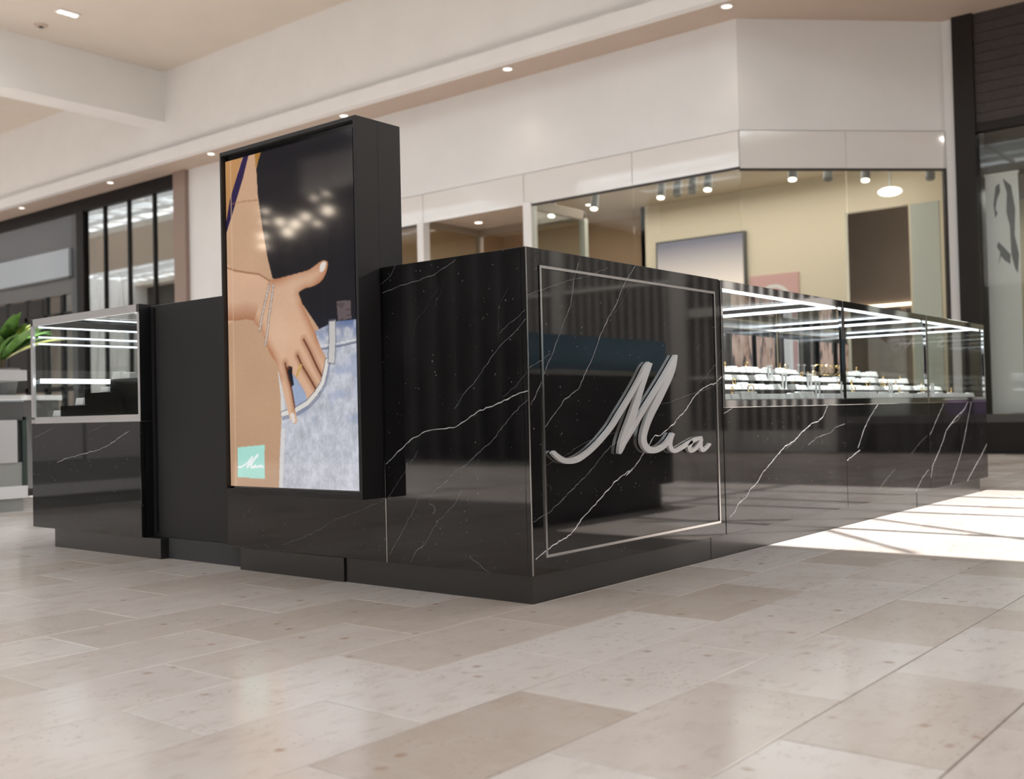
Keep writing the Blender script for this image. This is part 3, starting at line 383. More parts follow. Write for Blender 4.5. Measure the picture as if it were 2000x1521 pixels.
# soffit downlights
for i, y in enumerate((3.34, 6.40, 9.45, 12.65, 15.7, 19.0)):
    words_ = ('first', 'second', 'third', 'fourth', 'fifth', 'sixth')[i]
    t = thing('downlight', f'small round recessed downlight in the tan soffit, {words_} from the chamfered shop corner', 'ceiling light', (7.88, y, 4.91), 'row of downlights in the tan soffit')
    bm = bmesh.new(); torus(bm, (7.88, y, 4.905), .062, .012, n=20, k=6)
    for v in bm.verts: d = v.co-Vector((7.88, y, 4.905)); v.co = Vector((7.88+d.x, y+d.z, 4.905+d.y))
    rg = obj('trim_ring', bm, POSTW, t, True)
    bm = bmesh.new(); cyl(bm, (7.88, y, 4.909), (7.88, y, 4.901), .055); obj('lens', bm, LAMPON, rg)
    d = bpy.data.lights.new('downlight_beam', 'SPOT'); d.energy = 10; d.spot_size = 1.6; d.spot_blend = .8; d.color = (1, .84, .68); d.shadow_soft_size = .05
    l = bpy.data.objects.new('downlight_beam', d); COL.objects.link(l); l.location = (7.88, y, 4.88)
t = thing('downlight_cluster', 'strip of three square lamps set in the cream ceiling', 'ceiling light', (5.34, 12.45, ZC))
boxes('trim_frame', frame_boxes(5.19, 5.50, 12.35, 12.55, 0, 1, .015)[:0] + [(5.18, 5.51, 12.37, 12.53, ZC-.012, ZC-.002)], POSTW, t)
for x in (5.25, 5.345, 5.44):
    box('lens', x-.04, x+.04, 12.41, 12.49, ZC-.02, ZC-.010, LAMPON, t)
t = thing('ceiling_sensor', 'small round disc on the cream ceiling near the lamp strip', 'ceiling sensor', (5.32, 13.17, ZC))
bm = bmesh.new(); cyl(bm, (5.32, 13.17, ZC-.002), (5.32, 13.17, ZC-.03), .10, .08); obj('cover', bm, SOFFIT, t, False)
bm = bmesh.new(); cyl(bm, (5.32, 13.17, ZC-.03), (5.32, 13.17, ZC-.045), .04, .03); obj('sensor_eye', bm, DARKP, t)

# ================================================================== WHITE SHOP (straight front + chamfered corner)
SX, SY = 8.294, 3.446; EX, EY = 10.0, 1.74
ch_d = Vector((1, -1, 0)).normalized(); CHL = 2.412
def chamfer_box(bm, a, b, z0, z1, back=.12, front=0.0):
    nrm = Vector((1, 1, 0)).normalized()     # into the shop
    p = [Vector((SX, SY, 0))+ch_d*t+nrm*o_ for t in (a, b) for o_ in (-front, back)]
    v = [bm.verts.new((q.x, q.y, z)) for z in (z0, z1) for q in p]
    for f in ((0, 2, 3, 1), (4, 5, 7, 6), (0, 1, 5, 4), (2, 6, 7, 3), (0, 4, 6, 2), (1, 3, 7, 5)): bm.faces.new([v[i] for i in f])
def chamfer(name, a, b, z0, z1, mat, parent=None, back=.12, front=0.0):
    bm = bmesh.new(); chamfer_box(bm, a, b, z0, z1, back, front); return obj(name, bm, mat, parent)
wall('wall_shop_front', 'white wall above the bright shopfront', XW, XW+.15, SY, 13.9, 3.66, 4.92, WALLW)
tag(struct(chamfer('wall_shop_corner', 0, CHL, 3.66, 4.92, WALLW)), 'white wall above the angled corner of the bright shopfront')
wall('wall_shop_pier', 'plain white pier between the bright shop and the dark shop', XW, XW+.15, 10.2, 13.9, 0, 3.66, WALLW)
wall('wall_corner_pilaster', 'narrow white pilaster beside the dark pillar', XD, XD+.2, 1.62, 1.76, 0, 4.92, WALLW)
for (ya, yb) in ((SY+.004, 4.846), (4.854, 6.50), (6.51, 8.30), (8.31, 10.2)):
    tag(struct(box('window_transom', XW-.01, XW+.03, ya, yb, 3.25, 3.650, TRANSOM)), 'white glass transom panel over the bright shopfront')
for a, b in ((.004, 1.226), (1.234, CHL)):
    tag(struct(chamfer('window_transom', a, b, 3.23, 3.650, TRANSOM, None, .03, .01)), 'white glass transom panel over the angled corner of the bright shop')
for ya, yb, lab in ((SY+.004, 4.846, 'clear shop window pane next to the angled corner'), (4.854, 6.38, 'clear shop window pane beside the white door post'), (8.41, 10.2, 'clear shop window pane beyond the shop entrance')):
    wn = struct(thing('window_2', lab, None, (XW, ya, 0))); box('pane', XW, XW+.012, ya, yb, .10, 3.25, SHOPGLASS, wn); box('sill', XW-.01, XW+.05, ya, yb, 0, .10, POSTW, wn)
    box('head_channel', XW-.01, XW+.03, ya, yb, 3.225, 3.25, DARKP, wn)
for a, b, lab in ((.004, 1.226, 'clear angled shop window pane next to the straight front'), (1.234, CHL-.03, 'clear angled shop window pane beside the white pilaster')):
    wn = struct(thing('window_3', lab, None, (SX+ch_d.x*a, SY+ch_d.y*a, 0))); chamfer('pane', a, b, .10, 3.23, SHOPGLASS, wn, .012); chamfer('sill', a, b, 0, .10, POSTW, wn, .05, .01)
    chamfer('head_channel', a, b, 3.205, 3.23, DARKP, wn, .03, .01)
tag(struct(chamfer('window_jamb', CHL-.03, CHL, 0, 3.23, DARKP, None, .04, .01)), 'thin dark window jamb at the white pilaster')
for ya, yb, lab in ((6.38, 6.51, 'white door post of the shop entrance nearer the angled corner'), (8.29, 8.41, 'white door post of the shop entrance beside the tall screen')):
    tag(struct(box('trim_post', XW-.03, XW+.10, ya, yb, 0, 3.27, POSTW)), lab)
# recessed entrance: side glass, frames and inner lintel
rc = struct(thing('door_1', 'recessed glass shop entrance with tan framing', None, (9.0, 7.4, 0)))
box('side_pane', XW+.1, 9.54, 8.345, 8.355, 0, 3.25, SHOPGLASS, rc); box('side_pane', XW+.1, 9.54, 6.445, 6.455, 0, 3.25, SHOPGLASS, rc)
FRM = pb('taupe_frame', (.26, .21, .16), .4); PALEF = pb('pale_green_frame', (.55, .57, .52), .35)
box('side_frame', XW+.1, 9.54, 8.32, 8.37, 3.22, 3.30, FRM, rc); box('side_frame', XW+.1, 9.54, 6.42, 6.47, 3.20, 3.32, FRM, rc)
box('door_lintel', 9.50, 9.56, 6.42, 8.37, 3.20, 3.30, FRM, rc); box('door_post', 9.49, 9.57, 8.30, 8.38, 0, 3.22, FRM, rc); box('door_post', 9.49, 9.57, 6.40, 6.49, 0, 3.22, PALEF, rc)
box('lobby_ceiling', XW+.1, 9.54, 6.46, 8.34, 3.30, 3.34, SOFFIT, rc)
# interior
wall('wall_shop_back', 'cream back wall inside the bright shop', 12.0, 12.1, 3.72, 7.06, 0, 4.0, CREAM)
wall('wall_shop_inner', 'tan back wall inside the bright shop by the entrance', 12.6, 12.7, 7.0, 10.6, 0, 4.0, TANW)
wall('wall_shop_return', 'tan return wall inside the bright shop', 12.0, 12.7, 6.98, 7.06, 0, 4.0, TANW)
wall('wall_shop_side', 'cream side wall inside the bright shop', 10.1, 12.1, 1.62, 1.70, 0, 4.0, CREAM)
wall('wall_shop_end', 'cream wall at the far end of the bright shop', XW+.1, 12.7, 10.4, 10.5, 0, 4.0, TANW)
wall('wall_shop_jamb', 'cream wall beside the stockroom opening', 12.0, 12.1, 1.70, 2.84, 0, 4.0, CREAM)
wall('wall_shop_lintel', 'cream wall over the stockroom opening', 12.0, 12.1, 2.84, 3.72, 3.25, 4.0, CREAM)
wall('wall_stockroom', 'brown stockroom wall behind the shop opening', 13.4, 13.5, 1.7, 4.4, 0, 4.0, BROWN)
wall('wall_stockroom_side', 'brown stockroom side wall', 12.1, 13.4, 4.4, 4.5, 0, 4.0, BROWN)
def prism(name, label, pts, z0, z1, mat):
    bm = bmesh.new(); lo = [bm.verts.new((x, y, z0)) for x, y in pts]; hi = [bm.verts.new((x, y, z1)) for x, y in pts]; n = len(pts)
    bm.faces.new(lo[::-1]); bm.faces.new(hi)
    for i in range(n): bm.faces.new((lo[i], lo[(i+1) % n], hi[(i+1) % n], hi[i]))
    return tag(struct(obj(name, bm, mat)), label)
SHOPPLAN = [(XW+.08, 10.5), (XW+.08, SY+.03), (EX+.03, EY+.05), (13.5, EY+.05), (13.5, 10.5)]
prism('ceiling_shop', 'warm ceiling of the bright shop', SHOPPLAN, 3.80, 3.9, SHOPCEIL)
prism('floor_shop', 'brown floor of the bright shop', SHOPPLAN, -.12, -.001, SHOPFLOOR)
for si, (y, x) in enumerate(((7.5, 11.2), (7.3, 10.4), (9.2, 11.0), (8.8, 10.0), (6.9, 9.9), (7.9, 9.0))):
    t = tag(thing('shop_downlight', 'warm round downlight in the bright shop ceiling, ' + ('deepest behind the entrance', 'middle of the lot right of the entrance', 'farthest back, left of the entrance', 'nearer the front, left of the entrance', 'between the entrance and the corner spots', 'over the entrance lobby')[si], 'ceiling light', (x, y, 3.8), 'downlights inside the bright shop'), None)
    zz = 3.30 if x < 9.5 else 3.80
    bm = bmesh.new(); cyl(bm, (x, y, zz-.002), (x, y, zz-.012), .05); obj('lens', bm, LAMPON, t)
    bm = bmesh.new(); cyl(bm, (x, y, zz-.001), (x, y, zz-.008), .07); obj('trim_ring', bm, POSTW, t)
def gradient_mat(name, ca, cb, axis, a, b):
    mt, nt, bs = newmat(name); g = nt.nodes.new('ShaderNodeNewGeometry'); sp = nt.nodes.new('ShaderNodeSeparateXYZ'); nt.links.new(g.outputs['Position'], sp.inputs[0])
    mr = nt.nodes.new('ShaderNodeMapRange'); mr.inputs[1].default_value = a; mr.inputs[2].default_value = b; nt.links.new(sp.outputs[axis], mr.inputs[0])
    cr = nt.nodes.new('ShaderNodeValToRGB'); cr.color_ramp.elements[0].color = (*ca, 1); cr.color_ramp.elements[1].color = (*cb, 1)
    nt.links.new(mr.outputs[0], cr.inputs[0]); nt.links.new(cr.outputs[0], bs.inputs['Base Color']); bs.inputs['Roughness'].default_value = .4
    nt.links.new(cr.outputs[0], bs.inputs['Emission Color']); bs.inputs['Emission Strength'].default_value = .45
    return mt
t = thing('shop_screen', 'large pale screen fading to dark blue grey at its top, on the shop back wall', 'screen', (11.95, 6.0, 2.6))
box('bezel', 11.93, 11.998, 5.22, 6.75, 2.0, 3.19, DARKG, t); box('display', 11.92, 11.932, 5.25, 6.72, 2.03, 3.16, gradient_mat('lit_display', (.72, .64, .60), (.13, .13, .18), 2, 2.45, 3.12), t)
t = thing('pink_poster', 'dusty pink poster with a pale arc, low on the cream shop wall', 'poster', (11.95, 4.8, 2.0))
box('sheet', 11.97, 11.998, 4.42, 5.18, 1.9, 2.50, PINKP, t)
bm = bmesh.new()
prev = None
for i in range(13):
    a = math.pi*i/12; q = [bm.verts.new((11.965, 4.80+math.cos(a)*r, 2.12+math.sin(a)*r*.9)) for r in (.20, .26)]
    if prev: bm.faces.new((prev[0], prev[1], q[1], q[0]))
    prev = q
obj('printed_arc', bm, WHITEP, t)
t = thing('stockroom_shelf', 'lit stockroom shelf with dark goods seen through the opening', 'shelf', (13.2, 3.2, 0))
box('shelf_board', 13.1, 13.4, 2.6, 4.2, 1.78, 1.83, TANW, t); box('lamp_strip', 13.36, 13.39, 2.6, 4.2, 2.02, 2.06, emit('shelf_strip', (1, .8, .6), 5.0), t)
for y, ww, hh in ((2.95, .13, .16), (3.25, .09, .12), (3.5, .15, .15)): box('goods_box', 13.15, 13.3, y-ww/2, y+ww/2, 1.831, 1.83+hh, DARKP, t)
# track spots hanging just behind the glass
def spot(x, y, z, label, on=True):
    t = thing('track_spot', label, 'spotlight', (x, y, z), 'track spotlights behind the shop glass')
    bm = bmesh.new(); cyl(bm, (x, y, 3.80), (x, y, z+.09), .01, n=8); obj('stem', bm, SPOTC, t)
    bm = bmesh.new(); cyl(bm, (x+.03, y, z+.12), (x-.02, y-.01, z-.06), .048, .055, n=16); hs = obj('housing', bm, SPOTC, t)
    bm = bmesh.new(); cyl(bm, (x-.02, y-.01, z-.058), (x-.024, y-.011, z-.072), .047, n=16); obj('lens', bm, LAMPON if on else SPOTC, hs)
for i, (y, on) in enumerate(((4.83, True), (4.60, False), (4.39, False), (4.18, True), (5.83, True), (6.52, True))):
    spot(8.9, y, 3.25, ('grey track spotlight, first of the close group of four behind the straight shop glass', 'grey track spotlight, second of the close group of four behind the straight shop glass',
        'grey track spotlight, third of the close group of four behind the straight shop glass', 'grey track spotlight, last of the close group of four, nearest the angled corner',
        'lone grey track spotlight between the close group of four and the door post', 'grey track spotlight right beside the white door post')[i], on)
for i, (x, y, z, on) in enumerate(((9.10, 3.19, 3.25, True), (9.40, 2.89, 3.25, False), (9.72, 2.57, 3.24, True), (10.28, 2.01, 3.26, False))):
    spot(x, y, z, ('grey track spotlight behind the angled glass, nearest the straight front', 'grey track spotlight behind the angled glass, second from the straight front',
         'lit grey track spotlight behind the angled glass, third from the straight front', 'grey track spotlight behind the angled glass, nearest the white pilaster')[i], on)
t = thing('ceiling_panel_lamp', 'bright rounded ceiling lamp seen over the stockroom opening', 'ceiling light', (11.4, 3.1, 3.55))
bm = bmesh.new(); sphere(bm, (11.4, 2.87, 3.34), .15, sz=.36); obj('diffuser', bm, emit('lamp_diffuser', (1, .95, .88), 6.0), t, True)
bm = bmesh.new(); cyl(bm, (11.4, 2.87, 3.8), (11.4, 2.87, 3.39), .012, n=8); obj('stem', bm, SPOTC, t)
wall('wall_shop_fin', 'pale blue grey divider inside the bright shop by the pilaster', 11.2, 11.25, 2.20, 2.55, 0, 3.1, pb('pale_divider', (.56, .60, .58), .5))

# ================================================================== DARK SHOP at the near corner (x = 10)
wall('wall_dark_pillar', 'dark bronze pillar beside the white pilaster', XD-.06, XD+.3, 1.40, 1.62, 0, 4.91, DARKF)
wall('wall_dark_header', 'dark brown ribbed panel above the dark shop window', XD, XD+.2, -3.1, 1.40, 3.66, 4.91, DARKP)
hd = bpy.data.objects['wall_dark_header']
for i in range(11): box('cladding_board', XD-.012, XD, -3.1, 1.40, 3.675+i*.112, 3.675+i*.112+.106, DARKP, hd)
wall('trim_3', 'thin black bar along the top of the dark shop window', XD-.03, XD+.1, -3.1, 1.40, 3.58, 3.66, DARKF)
wall('baseboard_dark', 'black plinth under the dark shop window', XD-.03, XD+.2, -3.1, 1.40, 0, .34, DARKF)
wall('trim_4', 'grey ledge on top of the black plinth', XD-.04, XD+.2, -3.1, 1.40, .34, .43, pb('grey_ledge', (.07, .066, .066), .3))
wn = struct(thing('window_4', 'tall clear window of the dark shop', None, (XD, -1, .43)))
for ya, yb in ((-.42, 1.40), (-1.55, -.46), (-3.1, -1.59)): box('pane', XD+.02, XD+.03, ya, yb, .43, 3.58, SHOPGLASS, wn)
for y in (-.44, -1.57, -3.1): box('mullion', XD, XD+.05, y-.02, y+.02, .43, 3.58, DARKF, wn)
wall('ceiling_dark_shop', 'dark dropped bulkhead inside the dark shop window', XD+.35, XD+2.0, -3.1, 1.5, 3.12, 3.66, pb('bulkhead', (.05, .045, .038), .6))
wall('wall_dark_shop_back', 'dim yellow back wall inside the dark shop', XD+2.0, XD+2.1, -3.1, 1.6, 0, 3.66, pb('dim_yellow', (.36, .33, .25), .7))
wall('floor_dark_shop', 'floor of the dark shop', XD, XD+2.1, -3.1, 1.6, -.12, -.001, BROWN)
def poster(y0, y1, z0, z1, label, shapes, mat=WHITEP, x=10.18):
    t = thing('window_banner', label, 'banner', (x, (y0+y1)/2, z0)); box('sheet', x, x+.02, y0, y1, z0, z1, mat, t)
    box('top_rail', x-.01, x+.03, y0-.01, y1+.01, z1, z1+.025, POSTW, t)
    bm = bmesh.new()
    for sh in shapes:
        vs = [bm.verts.new((x-.003, y1+(y0-y1)*u, z0+(z1-z0)*v)) for u, v in sh]; bm.faces.new(vs)
    if shapes: obj('printed_figure', bm, GREYP, t)
    else: bm.free()
    return t
FIG = [[(.55, .985), (.80, .95), (.90, .85), (.86, .74), (.97, .66), (.92, .58), (.84, .60), (.74, .66), (.72, .78), (.63, .84), (.66, .92)],
       [(.32, .955), (.45, .965), (.46, .93), (.36, .90), (.30, .86), (.36, .84), (.28, .82), (.24, .88)],
       [(.36, .72), (.55, .69), (.72, .66), (.70, .62), (.52, .64), (.42, .66), (.34, .62), (.40, .675), (.30, .70)]]
poster(1.035, 1.375, .44, 3.10, 'tall white window banner with a grey printed figure, in the dark shop window', FIG)
poster(-.30, .10, .46, 2.6, 'tall pink window banner in the dark shop, beyond the frame edge', [], PINKP)
poster(-1.2, -.7, .46, 1.9, 'tall white window banner of the dark shop mirrored in the jewellery case', [[(.3, .9), (.6, .85), (.7, .6), (.5, .4), (.3, .6)]])
poster(-2.75, -2.30, .30, 1.9, 'bright white window banner mirrored low in the black marble of the far case', [[(.2, .92), (.7, .9), (.8, .7), (.5, .62)]])
t = thing('purple_display_block', 'low purple display block in the dark shop window, mirrored in the end case', 'display block', (10.3, -1.5, .43))
box('body', 10.1, 10.5, -1.85, -1.32, .431, .60, PURPLE, t); box('top_board', 10.08, 10.52, -1.87, -1.30, .60, .62, WHITEP, t)
t = thing('window_lettering', 'white letters on the dark shop window, mirrored in the jewellery cases', 'lettering', (10.0, -2.1, 1.2))
def letter(ch, y, z, h, parent, mat):
    cu = bpy.data.curves.new('letter', 'FONT'); cu.body = ch; cu.size = h*1.4; cu.extrude = .004
    o = bpy.data.objects.new('letter_tmp', cu); COL.objects.link(o)
    dg = bpy.context.evaluated_depsgraph_get(); me = bpy.data.meshes.new_from_object(o.evaluated_get(dg)); bpy.data.objects.remove(o)
    me.materials.clear(); me.materials.append(mat); q = bpy.data.objects.new('letter', me); COL.objects.link(q); q.parent = parent
    q.rotation_euler = (math.pi/2, 0, -math.pi/2); q.location = Vector((10.0-.006, y, z))-wloc(parent)
for ch, y in (('S', -1.80), ('N', -2.13), ('G', -2.28)): letter(ch, y, 1.20, .13, t, WHITEP)

# ================================================================== GATED SHOP (x = 10, beyond the frame, mirrored in the marble)
gt = thing('shop_gate', 'grey security gate of upright bars across a dark shop, mirrored in the black marble', 'gate', (10.0, -5.4, 0))
box('bottom_rail', 9.98, 10.04, -13.5, -3.14, 0, .10, GREYPIL, gt); box('bottom_panel', 10.0, 10.03, -5.1, -3.14, .10, .27, GREYPIL, gt)
box('top_rail', 9.98, 10.04, -13.5, -5.1, 2.27, 2.31, GREYBAR, gt); box('top_rail', 9.97, 10.05, -5.1, -3.14, 1.77, 1.89, GREYPIL, gt); box('middle_rail', 9.985, 10.03, -13.5, -3.14, .955, .985, GREYBAR, gt)
for y0, y1 in ((-7.36, -7.14), (-5.38, -5.12), (-4.56, -4.42), (-9.6, -9.4), (-11.8, -11.6), (-3.2, -3.1)): box('gate_post', 9.95, 10.06, y0, y1, 0, 3.4, GREYPIL, gt)
ys = [-7.0+.1385*i for i in range(12)] + [-4.99, -4.85, -4.71] + [-4.33+.135*i for i in range(9)] + [-9.2+.14*i for i in range(13)] + [-11.4+.14*i for i in range(13)]
for i, y in enumerate(ys):
    bm = bmesh.new(); cyl(bm, (10.01, y, .1), (10.01, y, 3.3), .019, n=6); obj('bar', bm, GREYBAR, gt)
wall('wall_gated_back', 'dark back wall of the gated shop', 11.8, 11.9, -13.9, -3.1, 0, 4.9, DARKIN)
wall('ceiling_gated', 'dark lintel over the gated shop', 10.0, 11.9, -13.9, -3.1, 3.3, 4.91, DARKIN)
wall('floor_gated', 'dark floor of the gated shop', 10.0, 11.9, -13.9, -3.1, -.12, -.001, DARKIN)
wall('wall_gated_side', 'dark side wall of the gated shop', 10.06, 11.9, -3.14, -3.10, 0, 3.6, DARKIN)
# counter opposite the sign, just out of frame, mirrored in the marble
t = thing('opposite_counter', 'black counter with a blue glass upstand, mirrored in the lettered marble panel', 'counter', (1.9, -1.7, 0))
box('body', 1.55, 2.93, -2.05, -1.24, .14, .76, BLACK, t); box('plinth', 1.55, 2.86, -2.0, -1.28, 0, .14, FRAME, t); box('ledge', 1.53, 2.95, -2.07, -1.22, .76, .785, STRIP, t)
box('glass_upstand', 1.55, 2.90, -1.26, -1.25, .785, .965, BLUEGL, t)

ORDN = 'first second third fourth fifth sixth seventh eighth ninth tenth eleventh twelfth'.split()
# ================================================================== DARK SHOP across the mall (x = -7), mirrored in the screen
wall('wall_west', 'dark panelled shopfront across the mall', -7.4, -7.2, -14, 40, 0, 3.62, DARKIN)
ww = bpy.data.objects['wall_west']
for i in range(24):
    y = 4.9+i*.36; box('batten', -7.2, -7.13, y, y+.09, 0, 3.2, DARKG, ww)
wall('wall_west_upper', 'pale bulkhead over the shopfront across the mall', -7.4, -7.2, -14, 9.4, 3.62, ZC, FASCIA)
wall('wall_west_upper_far', 'dark bulkhead over the shopfront across the mall', -7.4, -7.2, 9.4, 40, 3.62, ZC, DARKP)
for i, (y, z) in enumerate(((9.82, 3.42), (9.83, 3.27), (9.87, 3.08), (9.87, 2.94), (9.5, 3.23), (9.34, 3.07), (9.18, 3.16), (8.97, 3.23), (8.74, 3.11), (8.53, 3.25), (8.79, 3.45), (8.55, 3.47))):
    t = thing('pendant_globe', ('widest', 'narrow top', 'upper second', 'low', 'lowest', 'middle')[0:0] or f'glowing globe lamp mirrored in the screen, {ORDN[i]} counted from the hand-side edge inwards', 'pendant lamp', (-6.9, y, z), 'globe pendant lamps across the mall')
    r = (.035, .03, .045, .04, .05, .06, .06, .05, .035, .06, .03, .03)[i]
    bm = bmesh.new(); sphere(bm, (-6.9, y, z), r); obj('globe', bm, GLOBE, t, True)
    bm = bmesh.new(); cyl(bm, (-6.9, y, 4.199), (-6.9, y, z+r*.9), .005, n=6); obj('cord', bm, DARKF, t)
t = thing('pendant_canopy', 'dark bar carrying the globe pendant lamps across the mall', 'ceiling bar', (-6.9, 9.2, 4.2)); box('bar', -7.2, -6.8, 8.3, 10.1, 4.2, 4.26, DARKF, t); box('bracket', -7.2, -7.15, 8.3, 10.1, 4.1, 4.2, DARKF, t)

# ================================================================== DARK SHOP on the far side (x = 8.3, y > 13.9)
wall('wall_rose_pillar', 'rose brown pillar at the edge of the far dark shopfront', XW-.08, XW+.3, 13.9, 14.25, 0, 4.91, ROSE)
wall('trim_5', 'black header along the top of the far dark shopfront', XW-.02, XW+.2, 14.25, 40, 4.66, 4.91, MULL)
wall('wall_far_post', 'grey black post between the far window and the shop sign', XW-.03, XW+.25, 17.36, 17.62, 0, 4.7, MULL)
wall('wall_far_post_grey', 'slate grey post beside the blank shop sign', XW+.0, XW+.25, 17.62, 17.86, 0, 4.7, pb('slate_post', (.06, .063, .07), .4))
wn = struct(thing('window_5', 'tall far shop window reflecting the skylight, between black mullions', None, (XW, 15.8, 0)))
for ya, yb in ((14.25, 14.96), (15.02, 15.78), (15.86, 16.62), (16.68, 17.36)): box('pane', XW+.03, XW+.04, ya, yb, .1, 4.66, glass('far_glass', (.8, .82, .8), 4.2), wn)
for y in (14.99, 15.82, 16.65): box('mullion', XW+.0, XW+.07, y-.03, y+.03, 0, 4.66, MULL, wn)
FARIN = pb('far_shop_greige', (.30, .27, .22), .7)
wall('wall_far_inner', 'greige display wall inside the far shop window', XW+.9, XW+1.0, 14.25, 17.4, 0, 4.9, FARIN)
wall('wall_far_peach', 'peach display wall inside the far shop', XW+2.0, XW+2.1, 17.4, 40, 0, 4.9, pb('peach_wall', (.55, .34, .24), .7))
wall('ceiling_far_shop', 'dark ceiling of the far shop', XW+.1, XW+2.1, 14.25, 40, 4.7, 4.9, DARKP)
wall('floor_far_shop', 'dark floor of the far shop', XW, XW+2.1, 13.9, 40, -.12, -.001, BROWN)
t = thing('far_dress_form', 'dim dress form standing in the far shop window', 'mannequin', (XW+.55, 15.0, 0))
bm = bmesh.new()
prof = [(0, .16), (.03, .16), (.035, .02), (.9, .02), (1.0, .14), (1.35, .20), (1.62, .13), (1.95, .19), (2.15, .16), (2.22, .05), (2.32, .05)]
rings = [[bm.verts.new((XW+.55+r*.7*math.cos(a*math.pi/8), 15.0+r*math.sin(a*math.pi/8), z+.9)) for a in range(16)] for z, r in prof]
for a, b in zip(rings, rings[1:]):
    for i in range(16): bm.faces.new((a[i], a[(i+1) % 16], b[(i+1) % 16], b[i]))
obj('form', bm, DARKP, t, True); box('plinth', XW+.25, XW+.85, 14.7, 15.3, 0, .9, TANW, t)
t = thing('shop_sign_band', 'blank blue grey sign band across the far dark shopfront', 'sign', (XW, 19.5, 3.5))
box('panel', XW-.06, XW+.02, 17.86, 22.5, 3.45, 4.0, BLUEGREY, t); box('edge_trim', XW-.07, XW+.03, 17.86, 22.5, 3.42, 3.45, DARKG, t)
wall('wall_far_upper', 'slate panel above the blank shop sign', XW, XW+.1, 17.86, 40, 4.0, 4.66, pb('slate_panel', (.07, .072, .08), .3))
wall('wall_far_lower', 'dark grey panel under the blank shop sign', XW, XW+.1, 17.86, 40, 3.12, 3.45, DARKG)
wn = struct(thing('window_6', 'black gridded lower windows of the far dark shop', None, (XW, 19.5, 0)))
for y in (18.3, 18.95, 19.75, 20.6): box('mullion', XW+.02, XW+.10, y-.06, y+.06, 0, 3.12, MULL, wn)
for z in (2.72, 1.25): box('transom_bar', XW+.02, XW+.10, 17.86, 24, z-.05, z+.05, MULL, wn)
box('pane', XW+.05, XW+.055, 17.86, 24, .05, 3.12, SHOPGLASS, wn)
box('dark_panel', XW+.03, XW+.06, 19.1, 24, 1.3, 3.10, DARKIN, wn)
t = thing('colour_poster', 'purple, yellow and pink poster low in the far shop window, seen through the end case', 'poster', (XW+.4, 16.1, 1.3))
box('sheet', XW+.40, XW+.42, 15.55, 15.98, .9, 2.35, pb('rose_print', (.70, .22, .26), .5), t); box('purple_field', XW+.40, XW+.42, 15.98, 16.7, 1.98, 2.35, pb('violet_print', (.12, .08, .28), .5), t)
box('yellow_mark', XW+.39, XW+.40, 16.02, 16.22, 2.0, 2.3, pb('yellow_print', (.55, .45, .08), .5), t)
t = thing('dark_cabinet', 'row of dark shop cabinets low in the far window, seen through the end case', 'cabinet', (XW+.6, 16.5, 0)); box('body', XW+.45, XW+.8, 15.98, 17.3, 0, 1.6, DARKG, t); box('top_board', XW+.43, XW+.82, 15.97, 17.32, 1.6, 1.64, DARKP, t)

# ================================================================== neighbouring kiosk and palm
t = thing('grey_kiosk', 'blurred grey kiosk with a glass case and white band, beyond the end display case', 'kiosk', (-.2, 5.4, 0))
KX0, KX1, KY0, KY1 = -2.5, .965, 5.0, 6.1
box('plinth', KX0, KX1-.02, KY0+.02, KY1, 0, .085, MIDG, t); box('white_band', KX0, KX1, KY0, KY1, .085, .165, WHITEP, t); box('lower_panel', KX0, KX1-.01, KY0+.01, KY1, .165, .32, MIDG, t)
for i in range(3): box('front_panel', KX0+i*1.14, KX0+i*1.14+1.12, KY0, KY0+.03, .32, .60, LIGHTG, t)
box('body', KX0, KX1-.03, KY0+.03, KY1, .32, .60, DARKG, t); box('corner_post', KX1-.03, KX1, KY0, KY0+.05, .165, .62, pb('green_post', (.03, .05, .045), .4), t)
box('case_deck', KX0, KX1-.01, KY0, KY1, .60, .625, DARKG, t); box('case_glass_front', KX0, KX1-.02, KY0, KY0+.008, .625, .86, CASEGLASS, t); box('case_back', KX0, KX1-.02, KY0+.35, KY0+.37, .625, .86, DARKG, t)
box('counter_top', KX0, KX1, KY0-.01, KY1, .86, .93, LIGHTG, t)
boxes('stock', [(KX0+.1+i*.17, KX0+.2+i*.17, KY0+.1, KY0+.2, .626, .66+.1*random.random()) for i in range(19)], DARKP, t)
def palm(cx, cy, z0, n, seed, label):
    rng = random.Random(seed)
    t = thing('potted_palm', label, 'plant', (cx, cy, z0))
    bm = bmesh.new(); cyl(bm, (cx, cy, z0), (cx, cy, z0+.22), .10, .14, n=18); obj('pot', bm, POT, t, False)
    bm = bmesh.new(); cyl(bm, (cx, cy, z0+.2), (cx, cy, z0+.32), .03, .02, n=8); obj('stem', bm, STEM, t)
    for i in range(n):
        a = i*2.4+rng.random()*.5; ln = rng.uniform(.38, .62); lift = rng.uniform(.7, 1.5)
        bm = bmesh.new(); prev = None; K = 8
        d = Vector((math.cos(a), math.sin(a), 0)); sd = Vector((-math.sin(a), math.cos(a), 0))
        for j in range(K+1):
            s = j/K; p = Vector((cx, cy, z0+.3)) + d*(ln*s*math.cos(lift*(1-s*.4))+.02) + Vector((0, 0, ln*(math.sin(lift)*s*1.0-.38*s*s*1.0)))
            wd = .055*math.sin(math.pi*min(1, .12+s*.88))+.002
            q = [bm.verts.new(p-sd*wd-Vector((0, 0, wd*.4))), bm.verts.new(p), bm.verts.new(p+sd*wd-Vector((0, 0, wd*.4)))]
            if prev: bm.faces.new((prev[0], prev[1], q[1], q[0])); bm.faces.new((prev[1], prev[2], q[2], q[1]))
            prev = q
        obj('leaf', bm, LEAFY if rng.random() < .3 else LEAF, t, True)
